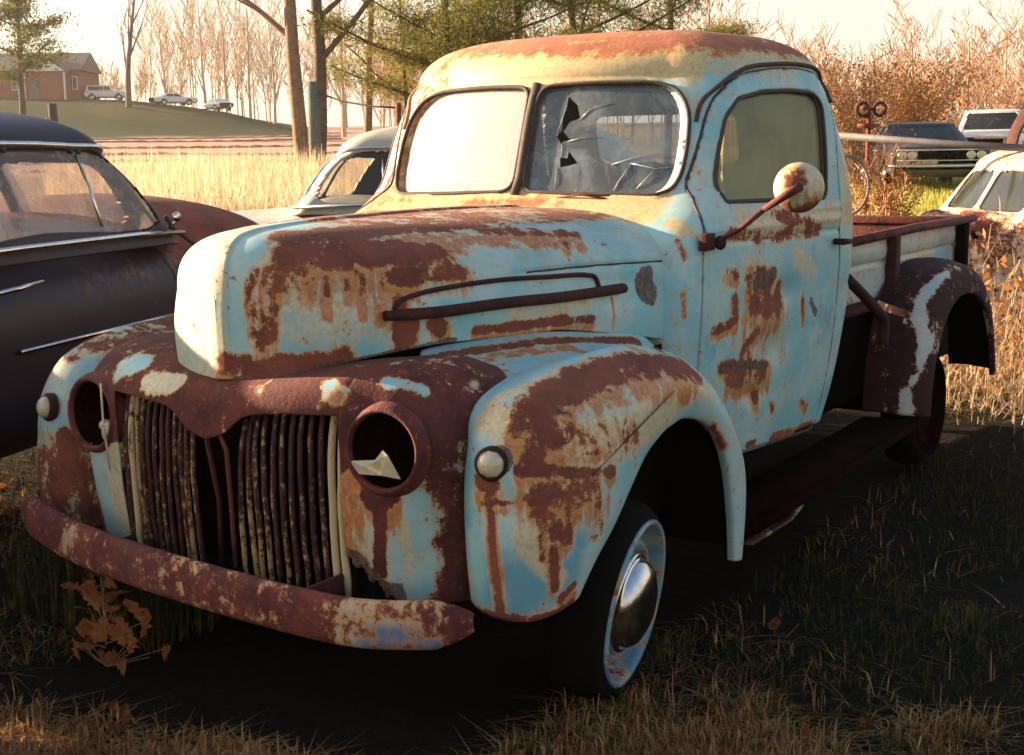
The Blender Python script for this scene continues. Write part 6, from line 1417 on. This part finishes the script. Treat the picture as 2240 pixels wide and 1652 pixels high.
# white cars up on the hill
def simple_car(px_, d, rz, label, n=0):
    o = car('parked_car', label, 'car', BODY60 if n != 0 else BODYW, GR60 if n != 0 else GRW, .08, SW60 if n else [[(.62, 1.12), (.46, 1.56), (-.1, 1.57), (-.1, 1.12)], [(-.2, 1.12), (-.2, 1.57), (-1.9, 1.57), (-1.9, 1.12)]], [[(-.62, 1.02 if n else 1.15), (-.54, 1.28 if n else 1.55), (.54, 1.28 if n else 1.55), (.62, 1.02 if n else 1.15)]], [], (M['car_white'], M['glass_dark'], M['chrome']), (1.5, -1.5), 'cars parked on the hill', nexp=5)
    o.location = spot(px_, d); o.rotation_euler = (0, 0, rz)
rr = math.atan2(RH[1], RH[0])
simple_car(258, 163, rr+.15, 'white van like car beside the brick house, leftmost on the hill', 0)
simple_car(402, 162, rr+.6, 'white car parked right of the lone hill tree', 1)
simple_car(494, 163, rr+2.2, 'small pale car, rightmost on the hill', 1)
# old pale truck cut by the right edge
BT = [(1.12, .10, .80, .50, 0), (1.08, .45, .93, .44, .02), (.98, .68, 1.02, .36, .05), (.80, .80, 1.08, .30, .05), (.6, .86, 1.10, .27, .02), (0, .88, 1.11, .26, 0), (-1.4, .88, 1.10, .26, 0), (-2.1, .84, 1.0, .28, 0), (-2.3, .5, .8, .36, 0), (-2.33, .1, .7, .44, 0)]
GT = dict(GR40, xf=[.82, .76, .70, .63, .58])
M['pale_truck'] = paint_mat('flaking pinkish white paint', base=(.50, .42, .37), deep=(.30, .32, .32), chalk=(.58, .50, .43), cream=(.50, .38, .27), chips=.6, gloss=.6, coat=0)
def pw(V): return np.column_stack([nz(V, 2.5)*.7+.12+np.clip((V[:, 0]-.75)/.2, 0, 1)*.3, np.full(len(V), .5), np.zeros(len(V)), np.zeros(len(V))])
def crumple(o):
    me = o.data
    for v in me.vertices:
        c = v.co
        if c.x > .70:
            k = min(1, (c.x-.70)/.2)*.07; n_ = mnoise.noise_vector(Vector(c)*9); c += n_*k
ot = car('old_car', 'wrecked pinkish white car with crumpled nose and chrome belt line, at the right edge', 'car', BT, GT, .18,
 [[(.56, 1.145), (.56, 1.18), (.51, 1.30), (.46, 1.39), (.36, 1.43), (-.05, 1.445), (-.40, 1.45), (-.74, 1.43), (-.80, 1.36), (-.82, 1.20), (-.80, 1.14)]],
 [[(.03, 1.13), (.03, 1.41), (.55, 1.40), (.60, 1.13)], [(-.03, 1.13), (-.03, 1.41), (-.55, 1.40), (-.60, 1.13)]], [[(-.35, 1.2), (-.33, 1.4), (.33, 1.4), (.35, 1.2)]], (M['pale_truck'], M['glass_dark'], M['chrome_dull']), (.35, -1.55),
 trim=[([(.80, .80, 1.10), (.4, .875, 1.115), (0, .89, 1.115), (-1.2, .89, 1.11)], .014), (SURF40([(.08, 1.145), (.10, 1.3), (.12, 1.43)], 1), .016)], attr=pw, wr=.36, arch=.42)
for ch_ in ot.children:
    if ch_.name.startswith('body'): crumple(ch_)
ot.scale = (.88, .88, .88)
place(ot, (.72*.88, .80*.88, 1.12*.88), at(2262, 492, 8.0), math.atan2(-RH[1], -RH[0])+.12)
ot.location.z = float(terrain(ot.location.x, ot.location.y))-.02
# rusty fender arch standing behind it
c0 = Vector(at(2345, 345, 12.5)); ga = []
for q in np.linspace(-.2, np.pi*1.05, 26):
    r1 = .52; ga.append([(math.cos(q)*(r1)*RH[0]+FH[0]*.0, math.cos(q)*r1*RH[1], math.sin(q)*r1*1.15), (math.cos(q)*(r1+.05)*RH[0]+FH[0]*.12, math.cos(q)*(r1+.05)*RH[1]+FH[1]*.12, math.sin(q)*(r1+.05)*1.15), (math.cos(q)*r1*RH[0]+FH[0]*.26, math.cos(q)*r1*RH[1]+FH[1]*.26, math.sin(q)*r1*1.15)])
G_ = np.array(ga)+np.array(c0)-[0, 0, .0]
o = mk('rusty_fender', surf(G_, 50, 12).reshape(-1, 3), quads(50, 12), M['rust_dark'], None, solid=.01); tag(o, 'rusty wheel arch standing on end at the far right edge', 'car part')
b = spot(2345, 12.5); MB().tube([b, c0+Vector((0, 0, -.1))], .06, 8).build('stand', M['rust_dark'], o)
# old hoop and machine wheels in the brush
hp_ = np.array(at(1846, 408, 11)); a_ = np.linspace(0, 2*np.pi, 48, endpoint=False)
hm = MB().tube([hp_+np.append(RH, 0)*math.cos(q)*.20+np.array([0, 0, 1])*math.sin(q)*.24 for q in a_], .012, 8, closed=True); b = spot(1846, 11)
hm.tube([(b.x, b.y, b.z), tuple(hp_-[0, 0, .22])], .012, 6); tag(hm.build('steel_hoop', M['wood']), 'pale steel hoop standing in the weeds just right of the cab', 'hoop')
mc_ = spot(1895, 22); mh = empty('farm_machine', mc_, 0, 'rusty farm machine with two small wheels lost in the orange bush', 'machine')
zc_ = rowz(1895, 240, 22)-mc_.z
for k, dx in enumerate((-.10, .17)):
    c_ = np.append(RH, 0)*dx+np.array([0, 0, zc_]); MB().tube([c_+np.append(RH, 0)*math.cos(q)*.09+np.array([0, 0, 1])*math.sin(q)*.10 for q in a_], .028, 6, closed=True).build('wheel', M['rust_dark'], mh)
MB().box((0, 0, zc_*.5), (.06, .06, zc_)).box((0, 0, zc_-.25), (.5, .2, .06)).tube([(-.3, 0, zc_), (.3, 0, zc_+.02)], .03, 6).build('frame', M['rust'], mh)
# ================= evening haze
HAZE = .00025
if HAZE:
    t = NT('haze'); pv = t.n('ShaderNodeVolumePrincipled', {'Color': (1, .93, .80), 'Density': HAZE, 'Anisotropy': .35}); t.t.links.new(pv.outputs[0], t.out.inputs[1])
    lo, hi = np.array([-330., -330, -4]), np.array([60., 200, 26])
    hz = MB().box((lo+hi)/2, hi-lo).build('haze', t.m, smooth=False); tag(hz, kind='stuff')
